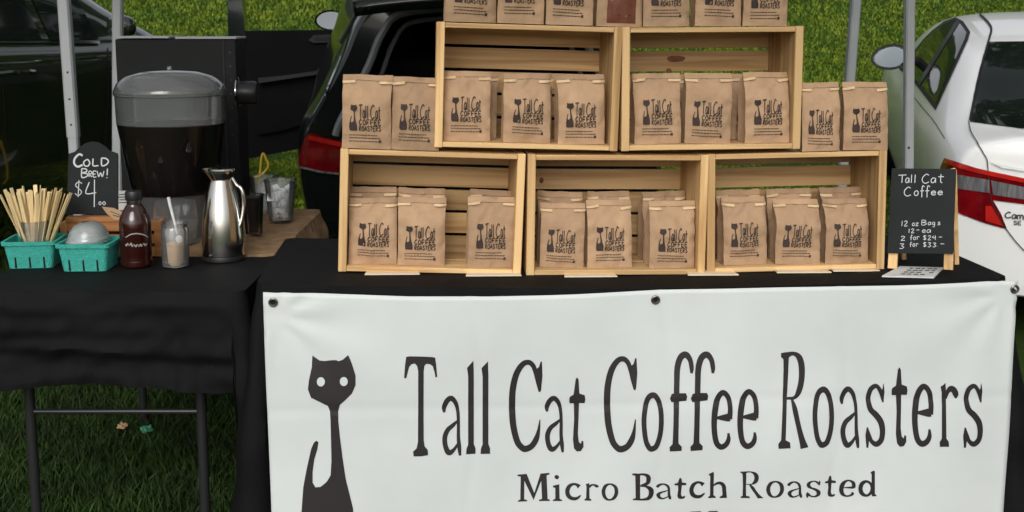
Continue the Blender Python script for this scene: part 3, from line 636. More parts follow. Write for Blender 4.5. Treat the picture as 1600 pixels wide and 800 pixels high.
# ================================================================== COFFEE BAGS
BW, BH, BD = 0.1215, 0.180, 0.066
def bag_front(u, v, sd):
    """front sheet: u -0.5..0.5 across, v 0 (bottom) .. 1 (top)"""
    k0 = 0.50 + 0.05 * (sd % 4); lean = 0.0 if v < k0 else ((v - k0) / (1 - k0)) ** 1.25
    y = 0.001 + lean * (BD * 0.40)
    bul = -(0.004 + 0.0016 * (sd % 5)) * math.sin(min(1, v / .8) * math.pi) * (1 - (2 * u) ** 2)
    edge = max(0, abs(u) - 0.40) / 0.10
    y += bul + 0.004 * edge ** 2
    nn = Vector((u * 3.0 + sd * 7.3, v * 4.2, sd * 3.1))
    y += 0.0038 * (abs(noise.noise(nn * 2.9 + Vector((3, 7, 0)))) - .2) * (.3 + v)
    y += 0.0090 * noise.noise(nn) * (0.35 + v) + 0.0036 * noise.noise(nn * 2.3) + 0.0055 * (abs(noise.noise(nn * 1.5 + Vector((9, 0, 0)))) - .2) * (0.4 + 0.8 * v)
    # diagonal crease towards a top corner
    cdist = abs((u + .5) * 0.8 * (1 if sd % 2 else -1) + (0 if sd % 2 else .8) + (v - 1.25)); y += 0.0045 * math.exp(-(cdist / .045) ** 2) * (1 if v > .35 else 0)
    wsc = 1.0 - 0.012 * math.sin(v * math.pi) + 0.01 * noise.noise(Vector((v * 4, sd * 2, 0))) + (0.012 if v > .9 else 0)
    x = u * BW * wsc + 0.0060 * noise.noise(Vector((v * 2.2, sd * 5.5, 3))) * v
    return Vector((x, y, v * BH * (1 + .012 * noise.noise(Vector((u * 2.5, sd * 4.4, 8))) * v + .018 * u * v * math.sin(sd * 2.1))))
bag_variants = []
def bag_print_polys():
    # normalised: x 0..1 from left, y 0..1 from top
    P = []
    a, b, c, d = 38, 32, 297, 950
    P.append([(0.165 + (x - a) / (c - a) * 0.165, 0.385 + (y - b) / (d - b) * 0.355) for x, y in CAT])
    w_ = 0.013
    for ch, x0, x1, y0, y1 in (('T', .36, .43, .385, .57), ('a', .43, .475, .46, .57), ('l', .48, .505, .395, .57), ('l', .515, .54, .395, .57), ('C', .575, .665, .385, .57), ('a', .675, .72, .46, .57), ('t', .725, .775, .41, .57)):
        P += hand(ch, x0 * 1.07 - .02, y0, x1 * 1.07 - .02, y1, .018, 3)
    P += hand_word('COFFEE', .365, .588, .81, .655, .018, .3, 2)
    P += hand_word('ROASTERS', .365, .675, .81, .74, .015, .3, 2)
    rng = random.Random(4)
    for yl, x1 in ((.80, .74), (.84, .80), (.885, .78)):
        x = .165
        while x < x1:
            l = rng.uniform(.02, .06); P.append([(x, yl - .0055), (min(x + l, x1), yl - .0055), (min(x + l, x1), yl + .0055), (x, yl + .0055)]); x += l + .012
    P.append([(.775, .862), (.82, .862), (.82, .9), (.775, .9)])
    return P
BPV, BPF = polys_to_mesh(bag_print_polys())
def make_bag_variant(sd):
    jx, jy, ja = random.uniform(-.03, .03), random.uniform(-.03, .03), R(random.uniform(-2, 2))
    def jit(x, y): x, y = x - .5, y - .6; return x * math.cos(ja) - y * math.sin(ja) + jx, 1 - (y * math.cos(ja) + x * math.sin(ja) + .6 + jy)
    m = MB(); nu, nv = 16, 22
    m.grid(lambda a, b: bag_front(a - .5, b, sd), nu, nv)
    # back sheet
    def back(a, b):
        p = bag_front(a - .5, b, sd); lean = 0 if b < .62 else ((b - .62) / .38) ** 1.25
        y = BD - lean * (BD * .52) + .004 * math.sin(b * math.pi) + .003 * noise.noise(Vector((a * 3, b * 3, sd + 50.)))
        if b > .99: y = p.y + .0045
        return Vector((p.x, max(y, p.y + .0045), p.z))
    m.grid(lambda a, b: back(1 - a, b), nu, nv)
    # gussets
    for sx in (-.5, .5):
        def side(a, b, sx=sx):
            f, k = bag_front(sx, b, sd), back(sx + .5, b)
            g = math.sin(a * math.pi); inset = (0.010 + 0.010 * b) * g * (1 if sx < 0 else -1)
            p = f.lerp(k, a); return Vector((p.x + inset, p.y, p.z))
        m.grid(side if sx > 0 else (lambda a, b: side(1 - a, b)), 6, nv)
    m.grid(lambda a, b: bag_front(a - .5, 0, sd).lerp(back(a, 0), 1 - b), nu, 1)
    bm = bmesh.new(); me = m.mesh('bag', 'kraft', True); bm.from_mesh(me); bmesh.ops.remove_doubles(bm, verts=bm.verts[:], dist=.0004); bmesh.ops.recalc_face_normals(bm, faces=bm.faces[:]); bm.to_mesh(me); bm.free(); sharp(me, 55)
    # folded top strip with tin tie ends
    f = MB()
    f.grid(lambda a, b: bag_front((a - .5) * 1.01, .925 + .075 * b, sd) + Vector((0, -.0022, 0.0006)), 12, 2)
    f.grid(lambda a, b: bag_front((a - .5) * 1.01, .925 + .001, sd) + Vector((0, -.0022 + .002 * b, 0)), 12, 1)
    fm = f.mesh('fold', 'kraft', True)
    tm = []
    for sx in (-1, 1):
        t = MB(); dz = random.uniform(-.02, .02)
        t.grid(lambda a, b: bag_front(sx * (.5 - .26 * a) * 1.02, 0.885 + .036 * b + dz * a * sx, sd) + Vector((0, -.0042 - .001 * math.sin(a * 3), 0)), 5, 1)
        t.grid(lambda a, b: bag_front(sx * (.5 - .26 * a) * 1.02, .885 + dz * a * sx, sd) + Vector((0, -.0042 + .004 * b, 0)), 5, 1)
        tm.append(t.mesh('tin_tie', 'tin_tie', True))
    p = MB(); p.add([bag_front(*jit(x, y), sd) + Vector((0, -.0022, 0)) for x, y in BPV], BPF); pm = p.mesh('print', 'ink_brown', False)
    return me, fm, tm, pm
bag_variants = [make_bag_variant(k) for k in range(10)]
GRP = 'brown paper coffee bags'
def add_bag(M, label, var, sx=1.0, sz=1.0, yaw=0.0, lean=0.0, red=False):
    """M: world matrix of the spot (front bottom centre)"""
    rb_ = random.Random(label); yaw += rb_.uniform(-3, 3)
    MM = M @ Euler((R(lean), R(rb_.uniform(-.8, .8)), R(yaw))).to_matrix().to_4x4()
    t = thing('coffee_bag', label, 'bag', MM.translation, MM.to_euler(), GRP)
    me, fm, tm, pm = bag_variants[var % 10]
    for nm, d in (('paper_body', me), ('folded_top', fm), ('tin_tie', tm[0]), ('tin_tie', tm[1])) + ((('print', pm),) if not red else ()):
        o = bpy.data.objects.new(nm, d); COL.objects.link(o); o.parent = t; o.scale = (sx, 1, sz)
    if red:
        m = MB(); m.grid(lambda a, b: bag_front(-.28 + .62 * a, .05 + .72 * b, var % 10) + Vector((0, -.0012, 0)), 10, 10)
        o = m.build('label', 'kraft_dark_label', t, smooth=True); o['label'] = 'dark red printed label on the bag front'
        P = hand_word('COFFEE', .3, .45, .75, .52, .014, .3, 2) + hand_word('ROASTERS', .3, .56, .75, .62, .012, .3, 2)
        for k in range(4): P.append([(.32, .68 + k * .05), (.73, .68 + k * .05), (.73, .69 + k * .05), (.32, .69 + k * .05)])
        v, f = polys_to_mesh(P); m = MB(); m.add([bag_front(x - .5, 1 - y, var % 10) + Vector((0, -.002, 0)) for x, y in v], f); m.build('print', 'ink', o, normals=False)
    return t
vi = [0]
def crate_bag(key, l, r, top, bot, yl, label, yaw=0.0, lean=0.0):
    p, t, M = crates[key]
    q = atY((l + r) / 2, bot, CY + yl); xl = q.x - p.x
    wpx = (r - l) / (FPX / (CY + yl)) ; hpx = (bot - top) / (FPX / (CY + yl)) * 1.0
    vi[0] += 1
    return add_bag(M @ Matrix.Translation(Vector((xl, yl, TS + .0022))), label, vi[0] * 3 + 1, wpx / BW, hpx / BH, yaw, lean)
lab = {'LL': 'bottom left crate', 'LM': 'bottom middle crate', 'LR': 'bottom right crate', 'UL': 'upper left crate', 'UR': 'upper right crate'}
pos3 = ('left', 'middle', 'right')
front = {'LL': [(544, 620, 315, 418, 2), (620, 695, 313, 420, -2), (730, 804, 312, 424, 0)],
         'LM': [(842, 913, 321, 423, 0), (916, 989, 317, 425, 3), (1013, 1087, 316, 423, -1)],
         'LR': [(1129, 1201, 312, 421, 4), (1209, 1282, 316, 420, -1), (1286, 1357, 312, 416, 3)],
         'UL': [(692, 766, 115, 223, 0), (785, 860, 120, 227, -1), (871, 946, 120, 229, 0)],
         'UR': [(991, 1066, 118, 229, 1), (1069, 1143, 116, 227, -1), (1163, 1236, 115, 227, 0)]}
for k, lst in front.items():
    for i, (l, r, tp, bt, yw) in enumerate(lst):
        crate_bag(k, l, r, tp, bt, 0.018 + 0.006 * ((i * 2 + len(k)) % 3), 'front %s brown coffee bag with cat print in the %s' % (pos3[i], lab[k]), yw)
back = {'LL': [(546, 618, 0), (622, 694, 2), (732, 803, -1)], 'LM': [(838, 909, 1), (918, 984, -2), (1003, 1074, 2)], 'LR': [(1118, 1188, -1), (1196, 1266, 1), (1276, 1344, 2)], 'UL': [(706, 775, 0), (793, 862, 1)], 'UR': [(1010, 1078, 0), (1139, 1207, 1)]}
pos_b = {3: ('behind the left front bag', 'behind the middle front bag', 'behind the right front bag'), 2: ('showing in the left gap of the back row', 'showing in the right gap of the back row')}
for k, lst in back.items():
    for i, (l, r, yw) in enumerate(lst):
        if k in ('UL', 'UR'): lb = 'brown coffee bag in the back row of the %s, %s one' % (lab[k], ('left', 'right')[i])
        else: lb = 'brown coffee bag standing %s in the %s' % (pos_b[3][i], lab[k])
        crate_bag(k, l, r, 304 if k[0] == 'L' else 121, 414 if k[0] == 'L' else 224, 0.118, lb, yw)
def top_bag(key, l, r, top, bot, label, yl=0.006, red=False, yaw=0.0):
    p, t, M = crates[key]; q = atY((l + r) / 2, bot, CY + yl); xl = q.x - p.x; vi[0] += 1
    wpx = (r - l) / (FPX / (CY + yl)); hpx = (bot - top) / (FPX / (CY + yl))
    return add_bag(M @ Matrix.Translation(Vector((xl, yl, CH + .001))), label, vi[0] * 3, wpx / BW, hpx / BH, yaw, 0, red)
top_bag('LL', 526, 602, 110, 224, 'outer coffee bag left of the upper left crate, standing beside the car', yaw=1)
top_bag('LL', 603, 677.5, 115, 228, 'inner coffee bag touching the left side of the upper left crate', yaw=-1)
top_bag('LR', 1256, 1317, 121, 230, 'inner coffee bag touching the right side of the upper right crate', yaw=-2)
top_bag('LR', 1319, 1390, 120, 228, 'outer coffee bag right of the upper right crate, before the white car', yaw=-2)
ordn = ['leftmost', 'second from left', 'third from left']
for i, (l, r, b) in enumerate(((690, 769, 26), (771, 844, 30), (847, 921, 33))):
    top_bag('UL', l, r, b - 112, b, '%s of the coffee bags on top of the upper crates' % ordn[i], .004)
top_bag('UL', 926, 999, -78, 35, 'coffee bag with dark red label on top of the upper left crate', .012, red=True)
for i, (l, r, b) in enumerate(((1006, 1080, 35), (1087, 1160, 35), (1161.5, 1233, 35))):
    top_bag('UR', l, r, b - 112, b, 'coffee bag on the upper right crate top, %s of three' % ('left', 'middle', 'right')[i], .004)

# wooden shims under and between the crates
def shim(px0, px1, py, Y, label, dz=0.0, t=.004):
    a, b = atY(px0, py, Y), atY(px1, py, Y); c = (a + b) / 2; L_ = (b - a).length
    m = MB(); m.add([(-L_ / 2, 0, 0), (L_ / 2, 0.004, 0), (L_ / 2 - .012, .085, 0), (-L_ / 2 + .01, .09, 0), (-L_ / 2, 0, t), (L_ / 2, 0.004, t * .8), (L_ / 2 - .012, .085, t), (-L_ / 2 + .01, .09, t)], [(0, 3, 2, 1), (4, 5, 6, 7), (0, 1, 5, 4), (1, 2, 6, 5), (2, 3, 7, 6), (3, 0, 4, 7)])
    o = m.build('wood_shim', 'shim_wood'); o.location = Vector((c.x, Y, tz(c.x) + .0015 if dz == 0 else c.z)); o.rotation_euler = (0, math.atan2(-(b.z - a.z), b.x - a.x), 0)
    tag(o, label, 'shim', 'thin wooden shims levelling the crates')
SY = CY - .026
shim(570, 656, 429, SY, 'pale shim under the bottom left crate, left of its two')
shim(728, 815, 431, SY, 'pale shim under the right corner of the bottom left crate')
shim(882, 965, 432, SY, 'pale shim under the left half of the bottom middle crate')
shim(1075, 1155, 431, SY, 'pale shim under the joint of bottom middle and right crates')
shim(1214, 1300, 427, SY, 'pale shim under the middle of the bottom right crate')
shim(1302, 1376, 424, SY, 'pale shim under the right end of the bottom right crate')


# ================================================================== CARS
def interp_sections(st, nl, nk):
    """st: list of (u, [(v, w)...]) -> grid [i][k] of (u, v, w) half sections, smooth both ways"""
    K = len(st[0][1])
    rows = cr([tuple([s[0]] + [c for p in s[1] for c in p]) for s in st], nl)
    out = []
    for r in rows:
        pts = [(r[1 + 2 * k], r[2 + 2 * k]) for k in range(K)]
        out.append([(r[0], max(p[0], 0.0), p[1]) for p in cr(pts, nk)])
    return out
def loft_body(st, nl=5, nk=4, rear_cap=True, front_cap=True, bulge_r=0.10, bulge_f=0.25, rear_rows=None):
    """closed car shell in car coordinates: x right, y forward, z up; returns MB"""
    g = interp_sections(st, nl, nk); m = MB(); ns = len(g); K = len(g[0])
    vs = []; 
    for row in g:
        vs += [(-v, u, w_) for u, v, w_ in row] + [(v, u, w_) for u, v, w_ in row]
    fs = []
    for i in range(ns - 1):
        for k in range(K - 1):
            a, b = i * 2 * K + k, (i + 1) * 2 * K + k
            fs.append((a, b, b + 1, a + 1)); a += K; b += K; fs.append((a + 1, b + 1, b, a))
    for i in range(ns - 1):   # belly
        a, b = i * 2 * K, (i + 1) * 2 * K; fs.append((a + K, b + K, b, a))
    m.add(vs, fs)
    def cap(row, sgn, bul, kmax):
        nC = 14
        def fn(a, b):
            k = b * kmax; k0 = int(min(k, kmax - 1)); t = k - k0
            v = row[k0][1] * (1 - t) + row[k0 + 1][1] * t; z = row[k0][2] * (1 - t) + row[k0 + 1][2] * t
            s = (2 * a - 1)
            return Vector((v * s, row[0][0] + sgn * bul * (1 - s * s) * (1 - .25 * b), z + 0.0))
        m.grid(fn, nC, kmax)
    if rear_cap: cap(g[0], -1, bulge_r, (rear_rows or K - 1))
    if front_cap: cap(g[-1], 1, bulge_f, K - 1)
    return m, g
def car_matrix(x, y, heading, pitch=0.0):
    """origin at the middle of the tail on the ground, heading clockwise from +Y"""
    return Matrix.Translation(Vector((x, y, gz(x, y)))) @ Matrix.Rotation(-heading, 4, 'Z') @ Matrix.Rotation(pitch, 4, 'X')
def bvh_of(m, M):
    return BVHTree.FromPolygons([M @ v for v in m.v], m.f)
def patch(bvh, polys_px, off, name, matn, parent, cut=5, thick=0.0):
    """trim or glass that lies on a body: outline seen from the photo's viewpoint, laid on the body surface"""
    v2, f2 = polys_to_mesh(polys_px, cut=cut); vs = []; ok = []
    for px, py in v2:
        d = ray(px, py); h = bvh.ray_cast(CAM, d)
        if h[0] is None: vs.append(None)
        else:
            n = h[1] if h[1].dot(d) < 0 else -h[1]; vs.append(h[0] + n * off)
    fs = []
    for f in f2:
        if any(vs[i] is None for i in f): continue
        pts = [vs[i] for i in f]
        if max((a - b).length for a in pts for b in pts) > 0.45: continue
        fs.append(f)
    m = MB(); m.add([v if v is not None else Vector() for v in vs], fs)
    bm = bmesh.new(); me = m.mesh('t', matn); bm.from_mesh(me); bmesh.ops.delete(bm, geom=[v for v in bm.verts if not v.link_faces], context='VERTS'); bmesh.ops.remove_doubles(bm, verts=bm.verts[:], dist=1e-5)
    m = MB(); bm.verts.index_update(); m.add([v.co.copy() for v in bm.verts], [[v.index for v in f.verts] for f in bm.faces]); bm.free(); bpy.data.meshes.remove(me)
    return m.build(name, matn, parent, smooth=True, world=True, normals=False)
def line_px(pts, wd, n=6): return stroke2d([(x, y, wd) for x, y in pts], n)
def wheel(parent, x, y, r, w_, pos):
    M = Matrix.Rotation(R(90), 4, 'Y')
    t = MB(); t.lathe([(r * .62, -w_ / 2), (r * .93, -w_ / 2), (r, -w_ * .32), (r, w_ * .32), (r * .93, w_ / 2), (r * .62, w_ / 2)], n=32, capb=False, capt=False); t.v = [M @ v + Vector((x, y, r)) for v in t.v]
    ty = t.build('wheel', 'rubber', parent, smooth=True)
    q = MB(); q.lathe([(0.03, -w_ * .30), (r * .55, -w_ * .34), (r * .64, -w_ * .46), (r * .64, w_ * .46), (r * .55, w_ * .34), (0.03, w_ * .30)], n=20); q.v = [M @ v + Vector((x, y, r)) for v in q.v]
    q.build('rim', 'grey_wheel', ty, smooth=True)

# ---- white sedan, tail towards the table, heading away to the right
SED = [(0.00, [(.70, .30), (.78, .38), (.81, .62), (.795, .86), (.73, .985), (.60, 1.035), (.46, 1.055), (.26, 1.065), (0, 1.07)]),
       (0.05, [(.75, .26), (.835, .35), (.865, .62), (.845, .87), (.775, .995), (.63, 1.045), (.48, 1.065), (.28, 1.075), (0, 1.08)]),
       (0.25, [(.78, .22), (.87, .32), (.905, .60), (.885, .86), (.815, .995), (.66, 1.055), (.50, 1.075), (.30, 1.085), (0, 1.09)]),
       (0.55, [(.78, .20), (.88, .30), (.912, .58), (.90, .86), (.845, .985), (.71, 1.085), (.57, 1.115), (.35, 1.125), (0, 1.13)]),
       (0.90, [(.78, .20), (.88, .30), (.91, .58), (.905, .85), (.86, .965), (.745, 1.135), (.615, 1.265), (.42, 1.295), (0, 1.305)]),
       (1.30, [(.78, .20), (.88, .30), (.91, .58), (.905, .84), (.87, .95), (.765, 1.185), (.635, 1.365), (.43, 1.415), (0, 1.43)]),
       (1.90, [(.78, .20), (.88, .30), (.91, .58), (.905, .82), (.87, .93), (.77, 1.185), (.645, 1.39), (.43, 1.452), (0, 1.468)]),
       (2.55, [(.78, .20), (.88, .30), (.91, .58), (.905, .81), (.87, .92), (.775, 1.17), (.655, 1.37), (.43, 1.44), (0, 1.46)]),
       (3.05, [(.78, .20), (.88, .30), (.91, .58), (.905, .81), (.87, .92), (.78, 1.10), (.675, 1.25), (.44, 1.32), (0, 1.345)]),
       (3.50, [(.78, .20), (.88, .30), (.91, .58), (.90, .81), (.865, .91), (.79, 1.00), (.69, 1.065), (.45, 1.115), (0, 1.135)]),
       (3.85, [(.78, .20), (.88, .30), (.91, .58), (.895, .80), (.855, .885), (.775, .945), (.65, .98), (.4, 1.01), (0, 1.02)]),
       (4.45, [(.74, .22), (.84, .32), (.87, .56), (.845, .74), (.79, .80), (.69, .85), (.56, .88), (.35, .90), (0, .91)]),
       (4.78, [(.58, .25), (.66, .34), (.68, .52), (.66, .64), (.60, .70), (.52, .73), (.42, .75), (.26, .765), (0, .77)])]
SED = [(u, [(v, z if z < 1.03 else 1.03 + (z - 1.03) * (.87 if u > 1 else .93)) for v, z in sec]) for u, sec in SED]
SX, SYY, SH = 3.25, 4.90, R(18.2)
sm_, sg = loft_body(SED, 5, 4)
SM = car_matrix(SX, SYY, SH, R(6.0)); SM.translation.z = -.13; SM = SM @ Matrix.Scale(.98, 4)
sed = thing('parked_car', 'white sedan parked tail first behind the right end of the table', 'car', SM.translation, SM.to_euler()); sed.scale = (.98, .98, .98)
SBV = bvh_of(sm_, SM)
b_ = sm_.build('body', 'white_paint', sed, smooth=True)
print('SEDAN corners', [tuple(round(c) for c in proj(SM @ Vector(p))) for p in ((-.87, .1, .9), (-.81, .1, .4), (-.43, 1.3, 1.415), (-.87, 2.55, .92), (-.64, 1.9, 1.39), (-.89, 4.2, .7))])
for x in (-.78, .78):
    for y in (.95, 3.75): wheel(sed, x, y, .32, .22, 0)
def zz(o, s, pts): return [(o[0] + x / s, o[1] + y / s) for x, y in pts]
zo5 = lambda pts: zz((1340, 0), 4.446, pts); zo4 = lambda pts: zz((1450, 180), 3.333, pts)
sg_out = [(1405, 108), (1413, 98), (1427, 82), (1443, 62), (1457, 48), (1475, 34), (1493, 27.5), (1505, 34), (1516.5, 50.6), (1513, 63), (1497.5, 97), (1466, 166), (1462.6, 173), (1433, 134), (1418, 118)]
patch(SBV, [sg_out], .004, 'side_window', 'rubber', sed)
patch(SBV, [[(1409, 106), (1428, 87), (1444, 66), (1458, 52), (1474, 39), (1492, 32), (1496, 36), (1438, 128), (1432, 126), (1420, 115)]], .007, 'front_door_glass', 'car_glass', sed)
patch(SBV, [[(1500, 38), (1511, 52), (1508, 63), (1493, 97), (1464, 163), (1442, 134)]], .007, 'rear_door_glass', 'car_glass', sed)
patch(SBV, line_px([(1498, 35), (1468, 84), (1437, 133)], 5.5), .010, 'pillar_trim', 'interior_trim', sed)
patch(SBV, [[(1544.5, 66.6), (1600, 66), (1700, 68), (1800, 75), (1830, 200), (1700, 207), (1600, 202), (1560, 197), (1516, 191), (1530, 122)]], .006, 'rear_window', 'car_glass', sed, cut=6)
patch(SBV, line_px([(1531, 23.6), (1543.5, 36), (1549, 47), (1545, 65), (1530, 122), (1516, 190)], 3.2), .008, 'roof_seam', 'rubber', sed, cut=4)
patch(SBV, line_px([(1514.5, 192), (1517.5, 207), (1528, 225), (1540, 244.5), (1543, 252), (1544.5, 270), (1549, 312), (1561, 339), (1574.5, 360), (1591, 381), (1612, 402)], 1.6), .0085, 'boot_lid_gap', 'rubber', sed, cut=4)
patch(SBV, line_px([(1424, 146), (1440, 166), (1460, 190), (1477, 217)], 1.2), .003, 'door_gap', 'interior_trim', sed, cut=4)
tl = patch(SBV, [zo4([(70, 272), (90, 225), (150, 243), (300, 288), (400, 306), (500, 328), (640, 352), (640, 480), (500, 462), (340, 442), (380, 510), (412, 592), (300, 562), (180, 517), (100, 480), (78, 400)])], .006, 'tail_light', 'tail_red', sed, cut=4)
patch(SBV, [zo4([(150, 308), (320, 335), (320, 402), (155, 380)])], .010, 'clear_lens', 'tail_clear', tl, cut=4)
patch(SBV, [zo4([(330, 338), (500, 372), (640, 395), (640, 452), (500, 436), (340, 412)])], .010, 'clear_lens', 'tail_clear', tl, cut=4)
patch(SBV, line_px(zo4([(95, 240), (160, 262), (300, 296), (500, 338)]), 7.0), .011, 'lens_ridge', 'tail_bright', tl, cut=4)
patch(SBV, [zo4([(300, 470), (330, 470), (392, 575), (300, 548)])], .010, 'reflector', 'tail_bright', tl, cut=4)
bp_ = []
for ch, x0, x1 in (('C', 1570, 1580), ('a', 1581, 1588), ('m', 1589, 1599), ('r', 1600, 1606), ('y', 1606, 1614)): 
    y0 = 331 if ch == 'C' else 333.5
    bp_ += hand(ch, x0, y0 + (x0 - 1570) * .1, x1, 340 + (x0 - 1570) * .12, 1.9, 3)
bp_ += hand_word('SE', 1584, 345, 1596, 350.5, 1.3)
patch(SBV, bp_, .006, 'badge', 'interior_trim', sed, cut=6)
# boot lid lip
patch(SBV, [[(1546, 252), (1572, 257), (1600, 263), (1650, 270), (1650, 273), (1600, 267), (1566, 262)]], .012, 'boot_lip', 'white_paint', sed, cut=4)
# door mirror
mc = atY(1393, 89, 7.1)
mr = MB(); Mm = Matrix.Translation(mc) @ Matrix.Rotation(-R(6), 4, 'Z') @ Matrix.Rotation(R(-8), 4, 'Y')
def shell(u, v):
    a = u * 2 * math.pi; rr = math.sin(v * math.pi / 2)
    return Mm @ Vector((0.125 * rr * math.cos(a) * (1 if math.cos(a) < 0 else 0.9), 0.09 * math.cos(v * math.pi / 2), 0.076 * rr * math.sin(a)))
mr.grid(shell, 28, 8)
msh = mr.build('door_mirror', 'white_paint', sed, smooth=True, world=True)
g_ = MB(); g_.tube([shell(i / 28, 1.0) + Vector((0, -.004, 0)) for i in range(28)], .006, 6, closed=True); g_.build('mirror_rim', 'rubber', msh, smooth=True, world=True)
g_ = MB(); g_.add([Mm @ Vector((.11 * math.cos(a * math.pi / 14) * (1 if math.cos(a * math.pi / 14) < 0 else .8), -.008, .064 * math.sin(a * math.pi / 14))) for a in range(28)], [tuple(range(28))]); g_.build('mirror_glass', 'mirror_glass', msh, world=True, normals=False)
MB().tube([Mm @ Vector((.07, .02, -.03)), Mm @ Vector((.16, .06, -.05)), Mm @ Vector((.26, .12, -.07))], [.035, .03, .03], 8).build('mirror_arm', 'rubber', msh, smooth=True, world=True)

# ---- dark hatchback with its tailgate up and a front door open
HAT = [(0.00, [(.70, .30), (.80, .40), (.845, .58), (.83, .76), (.745, .92), (.635, 1.12), (.555, 1.29), (.43, 1.385), (0, 1.41)]),
       (0.04, [(.74, .26), (.84, .36), (.875, .58), (.86, .76), (.77, .92), (.66, 1.13), (.575, 1.31), (.44, 1.405), (0, 1.43)]),
       (0.25, [(.78, .22), (.87, .32), (.90, .60), (.885, .80), (.805, .95), (.70, 1.16), (.605, 1.345), (.46, 1.44), (0, 1.46)]),
       (0.9, [(.78, .20), (.87, .30), (.90, .58), (.895, .84), (.865, .96), (.78, 1.19), (.69, 1.38), (.50, 1.465), (0, 1.485)]),
       (1.8, [(.78, .20), (.87, .30), (.90, .58), (.895, .83), (.865, .95), (.78, 1.19), (.69, 1.38), (.50, 1.465), (0, 1.485)]),
       (2.5, [(.78, .20), (.87, .30), (.90, .58), (.895, .83), (.865, .94), (.78, 1.16), (.69, 1.34), (.50, 1.42), (0, 1.44)]),
       (3.1, [(.78, .20), (.87, .30), (.90, .58), (.89, .83), (.86, .93), (.79, 1.03), (.69, 1.12), (.48, 1.17), (0, 1.19)]),
       (3.5, [(.78, .20), (.87, .30), (.90, .58), (.88, .81), (.84, .89), (.76, .95), (.65, .99), (.42, 1.02), (0, 1.03)]),
       (4.05, [(.72, .22), (.81, .32), (.84, .55), (.82, .72), (.76, .78), (.68, .82), (.56, .85), (.36, .87), (0, .88)]),
       (4.22, [(.60, .26), (.68, .34), (.70, .52), (.68, .64), (.62, .69), (.55, .72), (.44, .74), (.28, .755), (0, .76)])]
HY = 5.45
HX = (atY(470, 250, HY).x + 0.87)
hm_, hg = loft_body(HAT, 5, 4, rear_cap=True, rear_rows=14, bulge_r=.06)
row_ = hg[0]; nr_ = len(row_)
inn = [(v * .84, -.012, z - (.05 if z > 1.3 else .05 * max(0, (z - .85) / .45))) for u, v, z in row_]
for sx in (-1, 1):
    hm_.add([Vector((sx * v, 0, z)) for u, v, z in row_[12:]] + [Vector((sx * x, y, z)) for x, y, z in inn[12:]], [(i, i + 1, nr_ - 12 + i + 1, nr_ - 12 + i) for i in range(nr_ - 13)])
HM = car_matrix(HX, HY, R(0.5), R(4.0))
hat = thing('parked_car', 'dark hatchback with raised tailgate and open door behind the crates', 'car', HM.translation, HM.to_euler())
HBV = bvh_of(hm_, HM)
hm_.build('body', 'navy_paint', hat, smooth=True)
# opening: rim, seal and a dark load space
rim = [(-x, y, z) for x, y, z in inn[12:]] + [(x, y, z) for x, y, z in reversed(inn[12:])]
rim_in = [(x, -.018, z) for x, y, z in rim]
MB().tube([Vector(p) for p in rim_in], .018, 8).build('tailgate_seal', 'seal_grey', hat, smooth=True)
rim2 = [(x * .90, .10, z - .05 if z > 1.0 else z) for x, y, z in rim]
MB().tube([Vector(p) for p in rim2], .012, 8).build('opening_trim', 'seal_grey', hat, smooth=True)
n_ = len(rim)
m = MB(); m.add([Vector(p) for p in rim_in] + [Vector((p[0] * .95, .7, p[2])) for p in rim2], [(i, i + 1, n_ + i + 1, n_ + i) for i in range(n_ - 1)]); m.build('load_space', 'car_interior', hat, smooth=True)
m = MB(); m.add([Vector(p) for p in rim_in], [tuple(range(n_))])
o = MB().box((-.72, .55, .55), (.72, .68, 1.10), bev=.04).build('rear_seat', 'car_interior', hat)
for x in (-.45, 0, .45): MB().box((x - .13, .58, 1.12), (x + .13, .68, 1.27), bev=.03).build('headrest', 'car_interior', hat)
MB().box((-.70, .02, .60), (.70, .60, .64)).build('load_floor', 'car_interior', hat)
MB().tube([(-.42, .3, 1.33), (-.2, .32, 1.335), (-.18, .35, 1.28)], .008, 6).build('grab_handle', 'grey_wheel', hat, smooth=True)
MB().box((-.55, .45, 1.27), (-.36, .55, 1.335), bev=.01).build('interior_lamp', 'grey_wheel', hat)
# tailgate swung up above the opening
tg = MB()
def tgf(u, v):
    x = (u - .5) * 1.10 * (1 - 0.06 * (1 - v))
    y = .05 - 0.78 * v; z = 1.49 - .035 * v + .03 * math.sin(v * 3) - .04 * (2 * u - 1) ** 2
    return Vector((x, y, z))
tg.grid(tgf, 16, 12); o = tg.build('tailgate', 'navy_paint', hat, smooth=True); so_ = o.modifiers.new('thickness', 'SOLIDIFY'); so_.thickness = .06
MB().tube([(-.66, -.02, 1.20), (-.50, -.30, 1.46)], .011, 8).build('gas_strut', 'grey_wheel', hat, smooth=True)
MB().tube([(.66, -.02, 1.20), (.50, -.30, 1.46)], .011, 8).build('gas_strut', 'grey_wheel', hat, smooth=True)
for sx in (0,):
    tlh = patch(HBV, [[(470, 236), (478, 214), (486, 207), (505, 214), (530, 220), (540, 222), (540, 270), (520, 271), (502, 268.5), (480, 263), (467, 259)]], .006, 'tail_light', 'tail_red', hat, cut=4)
    patch(HBV, line_px([(468, 260), (485, 264), (503, 268), (530, 271)], 3.0), .010, 'reflector', 'tail_clear', tlh, cut=4)
    patch(HBV, line_px([(482, 214), (495, 217), (512, 221), (536, 226)], 7.0), .010, 'lens_ridge', 'tail_bright', tlh, cut=4)
patch(HBV, line_px([(543, 60), (537, 80), (529, 100), (519, 124), (508, 150)], 2.4), .006, 'trim_and_glint', 'chrome', hat, cut=4)  # bright strip laid on for the highlight along the pillar edge, no real trim
for x in (-.78, .78):
    for y in (.75, 3.35): wheel(hat, x, y, .31, .2, 0)
